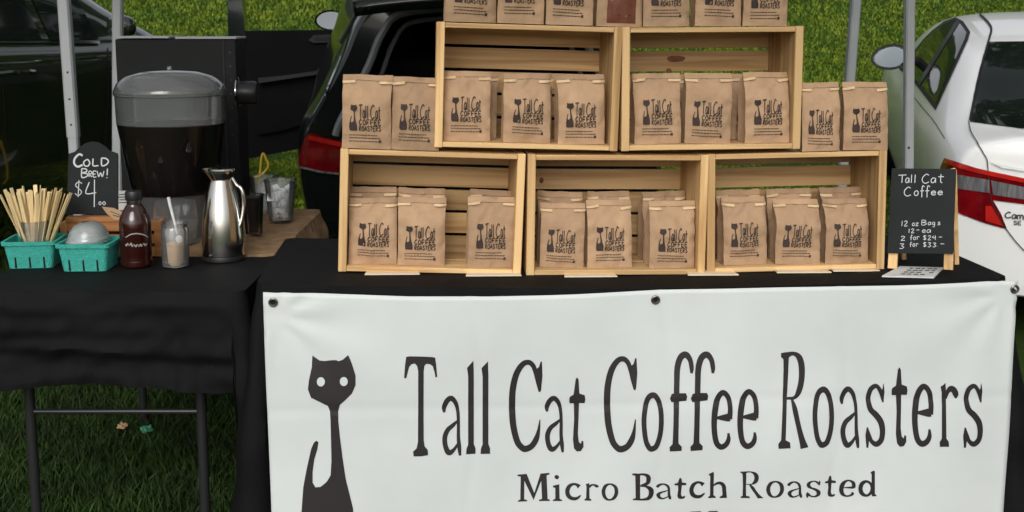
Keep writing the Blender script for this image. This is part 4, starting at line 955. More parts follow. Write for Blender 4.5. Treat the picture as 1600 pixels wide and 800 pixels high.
# open front door: inner side faces the camera
DY0 = 6.95
def dpt(px, py, dy=0.0): return atY(px, py, DY0 + dy + (px - 455) * .0016)
def door_poly(pts, y0, y1, name, matn, parent, smooth=False):
    n = len(pts); m = MB(); A = [dpt(x, y, y0) for x, y in pts]; B = [dpt(x, y, y0) + Vector((0, y1 - y0, 0)) for x, y in pts]
    m.add(A + B, [tuple(range(n)), tuple(reversed(range(n, 2 * n)))] + [(i, (i + 1) % n, (i + 1) % n + n, i + n) for i in range(n)])
    return m.build(name, matn, parent, world=True)
dr = door_poly([(383, 48), (480, 47), (545, 46), (556, 60), (552, 120), (535, 170), (500, 205), (466, 233), (372, 251), (366, 200), (368, 120), (372, 60)], 0, .11, 'front_door', 'car_interior', hat)
door_poly([(355, -30), (375, -30), (382, 40), (384, 60), (376, 130), (370, 200), (376, 249), (366, 250), (360, 200), (357, 100)], -.01, .12, 'door_edge', 'navy_paint', dr)
door_poly([(375, -42), (560, -42), (560, -22), (376, -22)], 0, .05, 'window_frame', 'rubber', dr)
door_poly([(403, 122), (445, 118), (495, 111), (498, 116), (446, 124), (404, 130)], -.05, 0, 'armrest', 'interior_trim', dr)
door_poly([(495, 111), (518, 80), (526, 77), (527, 82), (522, 86), (501, 117)], -.05, 0, 'grab_handle', 'interior_trim', dr)
door_poly([(482, 63), (490, 55), (524, 54), (530, 60), (524, 66), (490, 67)], -.02, 0, 'handle_recess', 'interior_trim', dr)
door_poly([(489, 60), (494, 57), (520, 57), (520, 62), (494, 63)], -.026, -.02, 'door_handle', 'rubber', dr)
door_poly([(400, 150), (480, 140), (515, 128), (508, 165), (486, 190), (440, 205), (402, 210)], -.03, 0, 'door_pocket', 'interior_trim' if False else 'car_interior', dr)
m = MB(); c_ = dpt(518, 32, .25)
def sh2(u, v):
    a = u * 2 * math.pi; rr = math.sin(v * math.pi / 2); return c_ + Vector((.105 * rr * math.cos(a), .07 * math.cos(v * math.pi / 2), .066 * rr * math.sin(a)))
m.grid(sh2, 24, 6); mm2 = m.build('door_mirror', 'navy_paint', hat, smooth=True, world=True)
MB().add([c_ + Vector((.092 * math.cos(a * math.pi / 12), -.006, .055 * math.sin(a * math.pi / 12))) for a in range(24)], [tuple(range(24))]).build('mirror_glass', 'mirror_glass', mm2, world=True, normals=False)
MB().tube([c_ + Vector((.07, .02, -.02)), c_ + Vector((.2, .02, -.06))], .03, 8).build('mirror_arm', 'rubber', mm2, smooth=True, world=True)

# ---- black car side-on at the far left, nose to the right
LCAR = [(u, [(v + (.012 if .79 < z < .86 and v > .8 else 0) - (.045 if .9 < z < 1.0 and v > .8 else 0), z * (1.08 if z > .9 else 1.0) + (.085 if .79 < z < .86 and v > .8 else 0)) for v, z in sec]) for u, sec in HAT]
lm2, lg = loft_body(LCAR, 5, 4)
LH = R(24); LT = atY(165, 66, 6.5)
LO = LT - Matrix.Rotation(-LH, 3, 'Z') @ Vector((.825, 2.95, 0))
LCX, LCY2 = LO.x, LO.y
LMm = car_matrix(LCX, LCY2, LH, R(0)); LMm.translation.z = LT.z - 1.01
lcar = thing('parked_car', 'black car seen from the side at the left edge', 'car', LMm.translation, LMm.to_euler())
LBV = bvh_of(lm2, LMm)
print('LCAR', [tuple(round(c) for c in proj(LMm @ Vector(p))) for p in ((.9, 2.9, .93), (.9, 0.5, .97), (.9, 4.1, .8), (.69, 2.0, 1.4), (.9, 2.9, .3))])
lm2.build('body', 'black_paint', lcar, smooth=True)
zl = lambda pts: zz((0, 0), 3.333, pts)
patch(LBV, [zl([(-300, -200), (100, -200), (118, 0), (215, 208), (-300, 212)])], .006, 'rear_door_glass', 'car_glass', lcar, cut=8)
patch(LBV, [zl([(110, -200), (250, -200), (400, 0), (510, 205), (262, 210), (165, 0)])], .006, 'front_door_glass', 'car_glass', lcar, cut=8)
patch(LBV, line_px(zl([(-100, 222), (200, 222), (515, 226)]), 4.0), .010, 'trim_and_glint', 'chrome', lcar, cut=8)
patch(LBV, line_px(zl([(-20, 365), (10, 450), (20, 600), (30, 760)]), 1.6), .004, 'door_gap', 'rubber', lcar, cut=8)
patch(LBV, line_px(zl([(560, 250), (560, 500), (540, 800)]), 1.6), .004, 'door_gap', 'rubber', lcar, cut=8)
MB().tube([LMm @ Vector((.915, 2.05, .87)), LMm @ Vector((.945, 2.1, .875)), LMm @ Vector((.945, 2.26, .875)), LMm @ Vector((.915, 2.3, .87))], .012, 8).build('door_handle', 'black_paint', lcar, smooth=True, world=True)
for x in (-.78, .78):
    for y in (.75, 3.35): wheel(lcar, x, y, .33, .2, 0)
c_ = atY(190, 42, 6.15)
m = MB()
def sh3(u, v):
    a = u * 2 * math.pi; b = v * math.pi - math.pi / 2
    return c_ + Vector((.075 * math.cos(b) * math.cos(a), .09 * math.cos(b) * math.sin(a) * .8, .062 * math.copysign(abs(math.sin(b)) ** .7, math.sin(b))))
m.grid(sh3, 24, 12); mm3 = m.build('door_mirror', 'black_paint', lcar, smooth=True, world=True)
MB().tube([c_ + Vector((-.02, .02, -.03)), c_ + Vector((-.06, .25, -.09))], .03, 8).build('mirror_arm', 'rubber', mm3, smooth=True, world=True)

# ================================================================== CANOPY POLES
def pole(px0, py0, px1, py1, Y, wpx, label, holes=(), sleeve=None, ztop=2.15):
    a, b = atY(px0, py0, Y), atY(px1, py1, Y); d = (a - b); lo = b + d * ((gz(b.x, Y) - b.z) / d.z); hi = b + d * ((ztop - b.z) / d.z)
    hw = wpx / 2 * Y / FPX
    t = thing('canopy_pole', label, 'pole', lo, group='grey metal canopy poles')
    def bar(z0, z1, h):
        p0, p1 = b + d * ((z0 - b.z) / d.z), b + d * ((z1 - b.z) / d.z); m = MB(); bv = h * .3
        prof = [(-h, -h + bv), (-h + bv, -h), (h - bv, -h), (h, -h + bv), (h, h - bv), (h - bv, h), (-h + bv, h), (-h, h - bv)]
        m.add([p0 + Vector((x, y, 0)) for x, y in prof] + [p1 + Vector((x, y, 0)) for x, y in prof], [(i, (i + 1) % 8, (i + 1) % 8 + 8, i + 8) for i in range(8)] + [tuple(reversed(range(8))), tuple(range(8, 16))]); return m
    if sleeve:
        zs = atY(sleeve[0], sleeve[1], Y).z
        bar(zs, hi.z, hw).build('outer_tube', 'grey_pole', t, world=True); bar(lo.z, zs, hw * .86).build('inner_tube', 'grey_pole', t, world=True)
    else: bar(lo.z, hi.z, hw).build('tube', 'grey_pole', t, world=True)
    MB().box((-.055, -.055, 0), (.055, .055, .006), bev=.001).build('foot_plate', 'grey_pole', t)
    for hx, hy in holes:
        p = atY(hx, hy, Y - hw - .0008); m = MB(); m.add([p + Vector((.0042 * math.cos(k * math.pi / 6), 0, .0042 * math.sin(k * math.pi / 6))) for k in range(12)], [tuple(range(12))]); m.build('pin_hole', 'hole_black', t, world=True, normals=False)
    return t
pole(100, 0, 115, 214, 4.5, 17, 'grey canopy pole with pin holes behind the cold brew chalkboard', [(105.5, 113), (108.5, 155), (111, 195)], (115, 214))
pole(184, 0, 184, 58, 4.55, 14.5, 'grey canopy pole rising behind the black cabinet')
pole(1337, 0, 1328, 116, 4.45, 14.5, 'grey canopy pole rising behind the right outer coffee bags')
pole(1421, 0, 1419, 255, 3.66, 14.5, 'grey canopy pole in front of the white car mirror', [(1420, 231)])

# ================================================================== LEFT TABLE OBJECTS
def on_left(px, py, z=TZ + .001): return atZ(px, py, z)
BZ = TZ + .026       # burlap surface
def pxm(p): return (Vector(p) - CAM).dot(fw) / FPX    # metres per photo pixel at a place
# black cabinet
cb = atY(272, 330, 3.78); cbY = 3.78
x0, x1 = atY(179.5, 60, cbY).x, atY(368, 60, cbY).x; zt_ = atY(270, 58, cbY).z
cab = thing('black_cabinet', 'black metal cabinet with white label behind the drink dispenser', 'cabinet', ((x0 + x1) / 2, cbY, BZ))
hx = (x1 - x0) / 2; hz_ = zt_ - BZ
MB().box((-hx, 0, 0), (hx, .20, hz_ - .006), bev=.003).build('housing', 'black_metal', cab)
MB().box((-hx + .004, -.004, hz_ - .004), (-.02, .2, hz_ + .003), bev=.001).build('lid', 'grey_pole', cab)
MB().box((.0, -.004, hz_ - .006), (hx + .003, .2, hz_ + .001), bev=.001).build('lid', 'grey_pole', cab)
MB().box((hx - .042, -.0035, .02), (hx - .038, .0, hz_ - .01)).build('corner_seam', 'rubber', cab)
for k in range(7): MB().lathe([(.0035, 0), (.0035, .002)], n=8).build('rivet', 'leg_metal', cab).matrix_local = Matrix.Translation(Vector((hx - .02, -.001, hz_ - .05 - k * .045))) @ Matrix.Rotation(R(90), 4, 'X')
lb = atY(194, 313, cbY - .002); o = MB().box((-.022, -.0012, -.032), (.022, 0, .032)).build('paper_label', 'paper_white', cab); o.location = (lb.x - cab.location.x, -.0015, lb.z - BZ)
for k, wd_ in enumerate((.03, .036, .03, .034)):
    q = MB().box((-wd_ / 2, -.0006, -.0014), (wd_ / 2, 0, .0014)).build('print_line', 'ink', o); q.location = (0, -.0014, .02 - k * .009)
# knob on the right side
kx = MB(); kx.lathe([(.045, 0), (.045, .006)], n=28); kx.lathe([(.030, .006), (.032, .012), (.032, .048), (.027, .054)], n=24)
pk = atY(359, 146, cbY - .05)
kd = MB().lathe([(.048, 0), (.052, .002), (.052, .005), (.048, .007)], n=32).build('knob_plate', 'chrome', cab, smooth=True); kd.matrix_local = Matrix.Translation(Vector((hx + .000, -.012, pk.z - BZ))) @ Matrix.Rotation(R(90), 4, 'Y')
kn = MB().lathe([(.036, .007), (.038, .012), (.038, .058), (.033, .066)], n=20).build('knob', 'black_plastic', cab, smooth=True); kn.matrix_local = Matrix.Translation(Vector((hx + .000, -.012, pk.z - BZ))) @ Matrix.Rotation(R(90), 4, 'Y')

# cold brew dispenser
dp = atZ(276, 373, BZ); dp = Vector((dp.x, dp.y, BZ)); k = pxm(dp); zof = lambda py: max(.0085, (373 - py) * k * 1.005)
dsp = thing('drink_dispenser', 'large clear drink dispenser full of dark cold brew, domed lid', 'dispenser', dp)
def rad(px): return px * k
MB().lathe([(rad(52), 0), (rad(52), .004), (rad(49), .006), (rad(55), zof(340)), (rad(58), zof(306)), (rad(62), zof(300)), (rad(60), zof(300)), (rad(56), zof(306)), (rad(53), zof(340)), (rad(47), .008)], n=48, capt=True).build('clear_stand', 'frost_plastic', dsp, smooth=True)
MB().lathe([(rad(58), zof(299)), (rad(63), zof(285)), (rad(71), zof(240)), (rad(79), zof(198)), (rad(79.4), zof(194))], n=56).build('cold_brew', 'cold_brew', dsp, smooth=True)
MB().lathe([(rad(60), zof(301)), (rad(65), zof(286)), (rad(73), zof(240)), (rad(81), zof(192))], n=56, capb=False, capt=False).build('tank', 'clear_plastic', dsp, smooth=True)
MB().lathe([(rad(81), zof(192)), (rad(82), zof(150))], n=56, capb=False, capt=False).build('tank_top', 'hazy_plastic', dsp, smooth=True)
MB().tube([(rad(82.6) * math.cos(a * math.pi / 28), rad(82.6) * math.sin(a * math.pi / 28), zof(148)) for a in range(56)], .0028, 6, closed=True).build('lid_rim', 'frost_plastic', dsp, smooth=True)
MB().lathe([(rad(82.5), zof(150)), (rad(84), zof(147)), (rad(84), zof(143)), (rad(79), zof(132)), (rad(66), zof(121)), (rad(45), zof(114)), (rad(20), zof(111.5)), (rad(2), zof(111))], n=56, capb=False).build('domed_lid', 'hazy_plastic', dsp, smooth=True)
MB().lathe([(rad(4), zof(111)), (rad(4), zof(108)), (rad(2.5), zof(106))], n=12).build('lid_nub', 'frost_plastic', dsp, smooth=True)
# white measuring scale / inner chiller cylinder hint


# small orange wood crate and the cold brew chalkboard on it
oc0 = on_left(90, 412); oc1 = on_left(254, 410); ocY = on_left(170, 402).y
ox0, ox1 = atY(96, 400, ocY).x, atY(254, 400, ocY).x; och = atY(170, 348, ocY).z - TZ
ocr = thing('small_crate', 'small orange wooden crate holding up the cold brew chalkboard', 'crate', ((ox0 + ox1) / 2, ocY, TZ + .002))
hw_ = (ox1 - ox0) / 2; nsl = 3; gap = .010; sh_ = (och - gap * (nsl - 1)) / nsl
me_ = MB().box((-hw_, 0, 0), (hw_, .008, sh_), bev=.001).mesh('slat', 'orange_wood_x')
for q in range(nsl):
    for yy_ in (0.0, .085):
        o = bpy.data.objects.new('slat', me_); COL.objects.link(o); o.parent = ocr; o.location = (0, yy_, q * (sh_ + gap))
for sx in (-1, 1): MB().box((sx * hw_ - .011 if sx > 0 else -hw_ + .001, .0085, 0), (hw_ - .001 if sx > 0 else -hw_ + .011, .0845, och), bev=.001).build('end_board', 'orange_wood_x', ocr)
for sx in (-1, 1): MB().box((sx * (hw_ - .011) - .009, -.004, 0), (sx * (hw_ - .011) + .009, -.0005, och), bev=.0006).build('corner_post', 'orange_wood_x', ocr)
MB().box((-hw_ + .012, .009, -.001), (hw_ - .012, .084, .005)).build('base_board', 'orange_wood_x', ocr)
o = MB().box((-hw_ + .012, .020, och - .012), (hw_ - .012, .083, och - .004), bev=.001).build('shelf', 'orange_wood_x', ocr)
st_ = MB().box((atY(103, 340, ocY).x - ocr.location.x, -.003, och + .0005), (atY(188, 340, ocY).x - ocr.location.x, .03, och + .016), bev=.001).build('ledge', 'orange_wood_x', ocr)
# chalkboard
by = ocY + .014
bpl = [(104, 335), (184, 335), (184, 244), (183, 240), (172, 236), (164, 229), (154, 223), (143, 221.5), (133, 224), (124, 230), (117, 237), (108, 240), (107, 244)]
cbz = atY(144, 335, by)
cbd = thing('chalkboard_sign', 'arched chalkboard reading COLD BREW $4 on the small wooden crate', 'sign', cbz)
m = MB(); m.prism([((atY(x, y, by) - cbz).x, (atY(x, y, by) - cbz).z) for x, y in bpl], 0, .008); m.build('board', 'chalkboard', cbd)
zk = lambda x0, y0, x1, y1: (95 + x0 / 6.67, 220 + y0 / 6.67, 95 + x1 / 6.67, 220 + y1 / 6.67)
cp = []
for ch, b, wd_ in (('C', (130, 140, 232, 270), 5), ('O', (235, 195, 305, 262), 3.2), ('L', (330, 185, 392, 258), 3.2), ('D', (420, 180, 500, 258), 3.4), ('B', (215, 290, 285, 380), 3.0), ('R', (290, 318, 330, 376), 2.4), ('E', (335, 318, 372, 376), 2.4), ('W', (378, 315, 450, 374), 2.6), ('!', (465, 290, 500, 388), 3.0),
                   ('$', (140, 410, 230, 585), 2.2), ('4', (255, 430, 375, 690), 2.6), ('.', (370, 640, 385, 668), 2.0), ('0', (392, 632, 425, 668), 1.8), ('0', (432, 632, 470, 668), 1.8)):
    v2, f2 = polys_to_mesh(hand(ch, *zk(*b), wd_ * .62, 4)); m = MB(); m.add([atY(x, y, by - .0008) for x, y in v2], f2); m.build('chalk_letter', 'chalk', cbd, world=True, normals=False)
# brown tag leaning on the crate
tgm = MB(); A = [atY(x, y, ocY - .006) for x, y in ((159, 323), (178, 325), (205, 339), (198, 345), (178, 343), (167, 334))]; c0 = A[0].copy()
tgm.add([a - c0 for a in A] + [a - c0 + Vector((0, .0015, 0)) for a in A], [tuple(range(6)), tuple(range(11, 5, -1))] + [(i, (i + 1) % 6, (i + 1) % 6 + 6, i + 6) for i in range(6)])
o = tgm.build('paper_tag', 'kraft'); o.location = c0; tag(o, 'small brown paper tag below the cold brew chalkboard', 'tag')
tw = MB(); 
for a, b in (((172, 330), (192, 338)), ((176, 336), (196, 341))): tw.add([atY(a[0], a[1] - .5, ocY - .0068) - c0, atY(b[0], b[1] - .5, ocY - .0068) - c0, atY(b[0], b[1] + .6, ocY - .0068) - c0, atY(a[0], a[1] + .6, ocY - .0068) - c0], [(0, 1, 2, 3)])
tw.build('writing', 'ink', o, normals=False)

# teal pulp baskets
def basket(px0, px1, pyt, pyb, label):
    p = on_left((px0 + px1) / 2, pyb + 1); k = pxm(p); W = (px1 - px0) * k; Hh = (pyb - pyt) * k
    t = thing('berry_basket', label, 'basket', (p.x, p.y, TZ + .001), (0, 0, R(random.uniform(-4, 2))), 'teal pulp berry baskets')
    hb_, ht_, d_, th = W * .40, W * .475, W * .42, .004
    m = MB(); n = 9
    def ringpts(hx, hy, z, r=.012):
        out = []
        for cx_, cy_, a0 in ((hx - r, -hy + r, -90), (hx - r, hy - r, 0), (-hx + r, hy - r, 90), (-hx + r, -hy + r, 180)):
            for i in range(5): a = R(a0 + 22.5 * i); out.append(Vector((cx_ + r * math.cos(a), cy_ + r * math.sin(a) + d_, z)))
        return out
    rings = [ringpts(hb_, hb_ * .92, 0), ringpts(hb_ + (ht_ - hb_) * .82, (hb_ + (ht_ - hb_) * .82) * .92, Hh * .86), ringpts(ht_ * 1.05, ht_ * .97, Hh * .865), ringpts(ht_ * 1.06, ht_ * .98, Hh), ringpts(ht_ * 0.97, ht_ * .89, Hh), ringpts(hb_ - th, hb_ * .92 - th, th)]
    vs = [v for r in rings for v in r]; nn = 20
    fs = [(j * nn + i, j * nn + (i + 1) % nn, (j + 1) * nn + (i + 1) % nn, (j + 1) * nn + i) for j in range(5) for i in range(nn)] + [tuple(reversed(range(nn))), tuple(range(5 * nn, 6 * nn))]
    m.add(vs, fs); m.build('pulp_box', 'teal_pulp', t, smooth=True)
    for q in (-.36, 0, .36):
        x = q * W * .72; z0, z1 = .001, Hh * .42; f_ = lambda z: -(hb_ + (ht_ - hb_) * .82 * z / (Hh * .86)) * .92 + d_
        s_ = MB(); s_.add([(x - .0028, f_(z0) - .0006, z0), (x + .0028, f_(z0) - .0006, z0), (x + .0022, f_(z1) - .0006, z1), (x - .0022, f_(z1) - .0006, z1)], [(0, 1, 2, 3)]); s_.build('slot', 'hole_black', t, normals=False)
    return t, p, W, Hh, d_
bt1, p1_, W1, H1, d1_ = basket(5, 88, 376, 419, 'teal berry basket holding the cup of wooden stirrers')
bt2, p2_, W2, H2, d2_ = basket(88, 172, 380, 424, 'teal berry basket holding clear domed lids')
# cup of stirrers
cpb = Vector((bt1.location.x + .0, bt1.location.y + d1_, TZ + .006)); k1 = pxm(cpb)
cup = thing('plastic_cup', 'clear plastic cup of wooden stirrers in the teal basket', 'cup', cpb)
ch_ = .118
MB().lathe([(.030, 0), (.030, .002), (.045, ch_), (.0475, ch_ + .001), (.0475, ch_ + .004), (.0437, ch_ + .003), (.0288, .004)], n=36).build('cup_wall', 'frost_plastic', cup, smooth=True)
rs = random.Random(5)
stm = [MB().box((-.0052, -.0009, 0), (.0052, .0009, .196 + .007 * q), bev=.0004).mesh('stirrer', 'stirrer_wood') for q in range(3)]
for q in range(44):
    a = rs.uniform(0, 2 * math.pi); rb = .020 * math.sqrt(rs.random()); rt_ = rb * 1.6 + rs.uniform(.010, .034); a2 = a + rs.uniform(-.5, .5)
    b0 = cpb + Vector((rb * math.cos(a), rb * math.sin(a), .006)); tp = cpb + Vector((rt_ * 1.75 * math.cos(a2), rt_ * .9 * math.sin(a2), .18))
    o = bpy.data.objects.new('stirrer', stm[q % 3]); COL.objects.link(o); o.location = b0; dq = (tp - b0).to_track_quat('Z', 'Y'); o.rotation_euler = (dq.to_matrix() @ Matrix.Rotation(rs.uniform(-.9, .9), 3, 'Z')).to_euler()
    tag(o, 'flat wooden coffee stirrer standing in the clear cup', 'stirrer', 'wooden stirrers in the cup')
# domed lids
for q in range(3):
    c = Vector((bt2.location.x - .004 + .003 * q, bt2.location.y + d2_, TZ + H2 - .010 + .006 * q)); r_ = .054
    t = thing('domed_lid', ('lowest', 'middle', 'topmost')[q] + ' clear domed cup lid in the right teal basket', 'lid', c, (R(-6 + 4 * q), R(4 - 5 * q), 0), 'clear domed lids')
    MB().lathe([(r_ * 1.04, 0), (r_ * 1.06, .003), (r_, .006), (r_ * .98, .014), (r_ * .88, .030), (r_ * .66, .043), (r_ * .36, .050), (r_ * .2, .0515)], n=40, capb=False, capt=False).build('dome', 'lid_plastic', t, smooth=True)
# syrup bottle
p = on_left(214, 416); k = pxm(p); zf_ = lambda py: (416 - py) * k * 1.0; r_ = lambda w_: w_ * k
bot = thing('syrup_bottle', 'dark red syrup bottle with black cap', 'bottle', p)
MB().lathe([(r_(20), 0), (r_(23.5), zf_(413)), (r_(24), zf_(405)), (r_(22.8), zf_(401)), (r_(24), zf_(396)), (r_(24), zf_(346)), (r_(23), zf_(341)), (r_(22), zf_(337)), (r_(14), zf_(322)), (r_(10.5), zf_(317)), (r_(10.5), zf_(312))], n=40).build('bottle_glass', 'syrup', bot, smooth=True)
MB().lathe([(r_(10.6), zf_(318)), (r_(11.2), zf_(316)), (r_(11), zf_(309))], n=28, capb=False, capt=False).build('bottle_neck', 'brass_dull', bot, smooth=True)
MB().lathe([(r_(12.5), zf_(311)), (r_(13), zf_(309)), (r_(13), zf_(299)), (r_(12), zf_(297))], n=28).build('cap', 'black_plastic', bot, smooth=True)
def on_cyl(px, py, c, rr):   # place on the front of an upright cylinder
    d = ray(px, py); ox, oy = CAM.x - c.x, CAM.y - c.y; a = d.x ** 2 + d.y ** 2; b = 2 * (ox * d.x + oy * d.y); cc = ox * ox + oy * oy - rr * rr; D = b * b - 4 * a * cc
    if D < 0: D = 0
    return CAM + d * ((-b - math.sqrt(D)) / (2 * a))
lp_ = []
lp_ += stroke2d([(196, 371, 1.2), (204, 366.5, 1.8), (214, 365, 2.0), (225, 367, 1.8), (232, 371, 1.2)])
lp_ += stroke2d([(196 + i * 1.5, 382 + 2.0 * math.sin(i * 1.9) + (1.6 if 6 < i < 18 else 0), 1.6 + .9 * math.sin(i * 1.3)) for i in range(24)], 2)   # unreadable script in the photograph: one wavy mark
v2, f2 = polys_to_mesh(lp_, cut=3); m = MB(); m.add([on_cyl(x, y, p, r_(24.25)) for x, y in v2], f2); m.build('printed_label', 'white_print', bot, world=True, normals=False)
# jar with spoon
p = on_left(275, 416); k = pxm(p); zf_ = lambda py: (416 - py) * k
jar = thing('glass_jar', 'glass jar of tan sugar with a pale wooden spoon', 'jar', p)
MB().lathe([(r_(17), 0), (r_(20.5), .003), (r_(21), zf_(408)), (r_(21), zf_(358)), (r_(19), zf_(353)), (r_(20), zf_(350)), (r_(20), zf_(347)), (r_(18.6), zf_(347)), (r_(18), zf_(353)), (r_(20), zf_(358)), (r_(20), zf_(405)), (r_(17), .006)], n=36).build('jar_glass', 'frost_plastic', jar, smooth=True)
MB().lathe([(r_(17), .0065), (r_(19.6), zf_(406)), (r_(19.6), zf_(381)), (r_(10), zf_(378))], n=32).build('sugar', 'cream', jar, smooth=True)
sp = thing('wooden_spoon', 'pale wooden spoon standing in the jar of tan sugar', 'spoon', Vector((p.x, p.y, p.z + zf_(384))))
tipz = lambda px, py, dy: atY(px, py, p.y + dy)
MB().tube([tipz(263, 308, .012), tipz(266, 322, .008), tipz(272, 345, 0), tipz(277, 366, -.006)], [.0045, .0042, .0032, .003], 8).build('handle', 'paper_white', sp, smooth=True, world=True)
m = MB(); cc_ = tipz(280, 374, -.008)
m.grid(lambda u, v: cc_ + Vector((.0105 * math.sin(v * math.pi) * math.cos(u * 2 * math.pi), .005 * math.sin(v * math.pi) * math.sin(u * 2 * math.pi), .012 * math.cos(v * math.pi))), 16, 8); m.build('bowl', 'paper_white', sp, smooth=True, world=True)
# steel carafe
p = on_left(350, 405); k = pxm(p); zf_ = lambda py: (405 - py) * k; r_ = lambda w_: w_ * k
car = thing('steel_carafe', 'polished steel coffee carafe with curved handle', 'carafe', p)
MB().lathe([(r_(30), 0), (r_(32.5), .002), (r_(32.8), zf_(398)), (r_(32), zf_(396))], n=40).build('base', 'black_plastic', car, smooth=True)
MB().lathe([(r_(32.4), zf_(397)), (r_(32.8), zf_(394)), (r_(32.4), zf_(375)), (r_(31), zf_(350)), (r_(28), zf_(325)), (r_(23.5), zf_(302)), (r_(19.5), zf_(287)), (r_(17.5), zf_(280)), (r_(17.5), zf_(278))], n=56, capb=False).build('body', 'steel', car, smooth=True)
m = MB()
def lip(u, v):
    a = u * 2 * math.pi; ca = math.cos(a); r0 = r_(17.5) + (r_(21) - r_(17.5)) * min(1, v * 1.3); ext = max(0, -ca) ** 3 * r_(8) * v
    z = zf_(278) + (zf_(264) - zf_(278)) * v + max(0, -ca) ** 3 * r_(2) * v
    return Vector(((r0 + ext) * ca, r0 * math.sin(a), z))
m.grid(lip, 40, 6); m.build('spout_collar', 'steel', car, smooth=True)
MB().lathe([(r_(20), zf_(264.5)), (r_(18), zf_(262)), (r_(6), zf_(261))], n=32).build('lid', 'steel', car, smooth=True)
hp = cr([(r_(17), -.004, zf_(277)), (r_(24), -.006, zf_(288)), (r_(30), -.010, zf_(292)), (r_(33.5), -.012, zf_(300)), (r_(34.5), -.013, zf_(318)), (r_(31), -.017, zf_(340)), (r_(25), -.022, zf_(356)), (r_(19), -.026, zf_(360))], 6)
MB().tube(hp, [.0052] * (len(hp) - 6) + [.005, .0045, .004, .0035, .003, .003], 10).build('handle', 'steel', car, smooth=True)
# cup of black coffee and two cups of ice on the burlap
def drink(px, pyt, pyb, wt, label, fill, filltop):
    p = atZ(px, pyb - 2, BZ + .006); k = pxm(p); Hh = (pyb - pyt) * k; rt2 = wt / 2 * k; rb = rt2 * .78
    t = thing('plastic_cup', label, 'cup', p, group='clear plastic cups on the burlap')
    MB().lathe([(rb, 0), (rb + .0005, .002), (rt2, Hh - .003), (rt2 + .003, Hh - .002), (rt2 + .003, Hh), (rt2 - .001, Hh), (rb - .0012, .004)], n=36).build('cup_wall', 'frost_plastic' if fill == 'ice' else 'clear_plastic', t, smooth=True)
    rr = random.Random(px)
    if fill == 'ice':
        for q in range(26):
            z = rr.uniform(.012, Hh * filltop); R0 = (rb + (rt2 - rb) * z / Hh) - .014; a = rr.uniform(0, 6.28); d = R0 * math.sqrt(rr.random())
            M = Matrix.Translation(p + Vector((d * math.cos(a), d * math.sin(a), z))) @ Euler((rr.random() * 3, rr.random() * 3, rr.random() * 3)).to_matrix().to_4x4(); s = rr.uniform(.008, .014)
            o = MB().box((-s, -s, -s), (s, s, s), M, bev=.002).build('ice_cube', 'ice', t, world=True)
    else:
        MB().lathe([(rb - .0016, .005), (rb + (rt2 - rb) * filltop - .0016, Hh * filltop)], n=36).build('coffee', fill, t, smooth=True)
    return t
drink(413, 276, 333, 44, 'cup of ice behind the cup of black coffee', 'ice', .72)
drink(439, 282, 345, 48, 'front cup of ice cubes nearest the black hatchback', 'ice', .82)
drink(397, 305, 366, 33, 'plastic cup of dark cold brew beside the steel carafe', 'cold_brew', .93)
# yellow cord lying on the grass behind the cups
cpts = [atZ(x, y, z) for x, y, z in ((366, 276, .30), (376, 283, .30), (392, 281, .31), (408, 276, .33), (417, 268, .40), (419, 258, .47), (414, 249, .50), (404, 248, .47), (392, 258, .36), (380, 272, .30))]
YC = 6.1; cpts = [atY(x, y, YC) for x, y in ((362, 272), (372, 279), (386, 280), (402, 276), (413, 269), (419, 259), (417, 251), (408, 250))]
zmin = min(q.z for q in cpts); cpts = [Vector((q.x, YC, q.z)) for q in cpts]
lo_ = cpts[0].copy(); 
m = MB(); m.tube(cr([tuple(Vector((cpts[0].x - .25, YC + .02, gz(cpts[0].x, YC) + .01)))] + [tuple(q) for q in cpts] + [tuple(Vector((cpts[-1].x - .05, YC + .05, gz(cpts[-1].x, YC) + .01)))], 6), .006, 6)
tag(m.build('yellow_cord', 'yellow_cord', smooth=True), 'thin yellow cord looping up from the grass behind the cups', 'cord')
# litter on the grass below the left table
def litter(px, py, s, matn, label, seed):
    p = atZ(px, py, .055); rr = random.Random(seed); m = MB()
    m.grid(lambda u, v: Vector(((u - .5) * s, (v - .5) * s * .8, .012 * noise.noise(Vector((u * 4 + seed, v * 4, 1))) + .012)), 6, 5)
    o = m.build('litter', matn, smooth=True); o.location = p; o.rotation_euler = (R(25), 0, R(rr.uniform(-40, 40))); o.modifiers.new('thickness', 'SOLIDIFY').thickness = .0015
    tag(o, label, 'litter')
litter(193, 669, .034, 'kraft', 'pale crumpled paper scrap on the grass', 1)
litter(229, 674, .04, 'litter_green', 'crumpled green plastic scrap on the grass', 2)

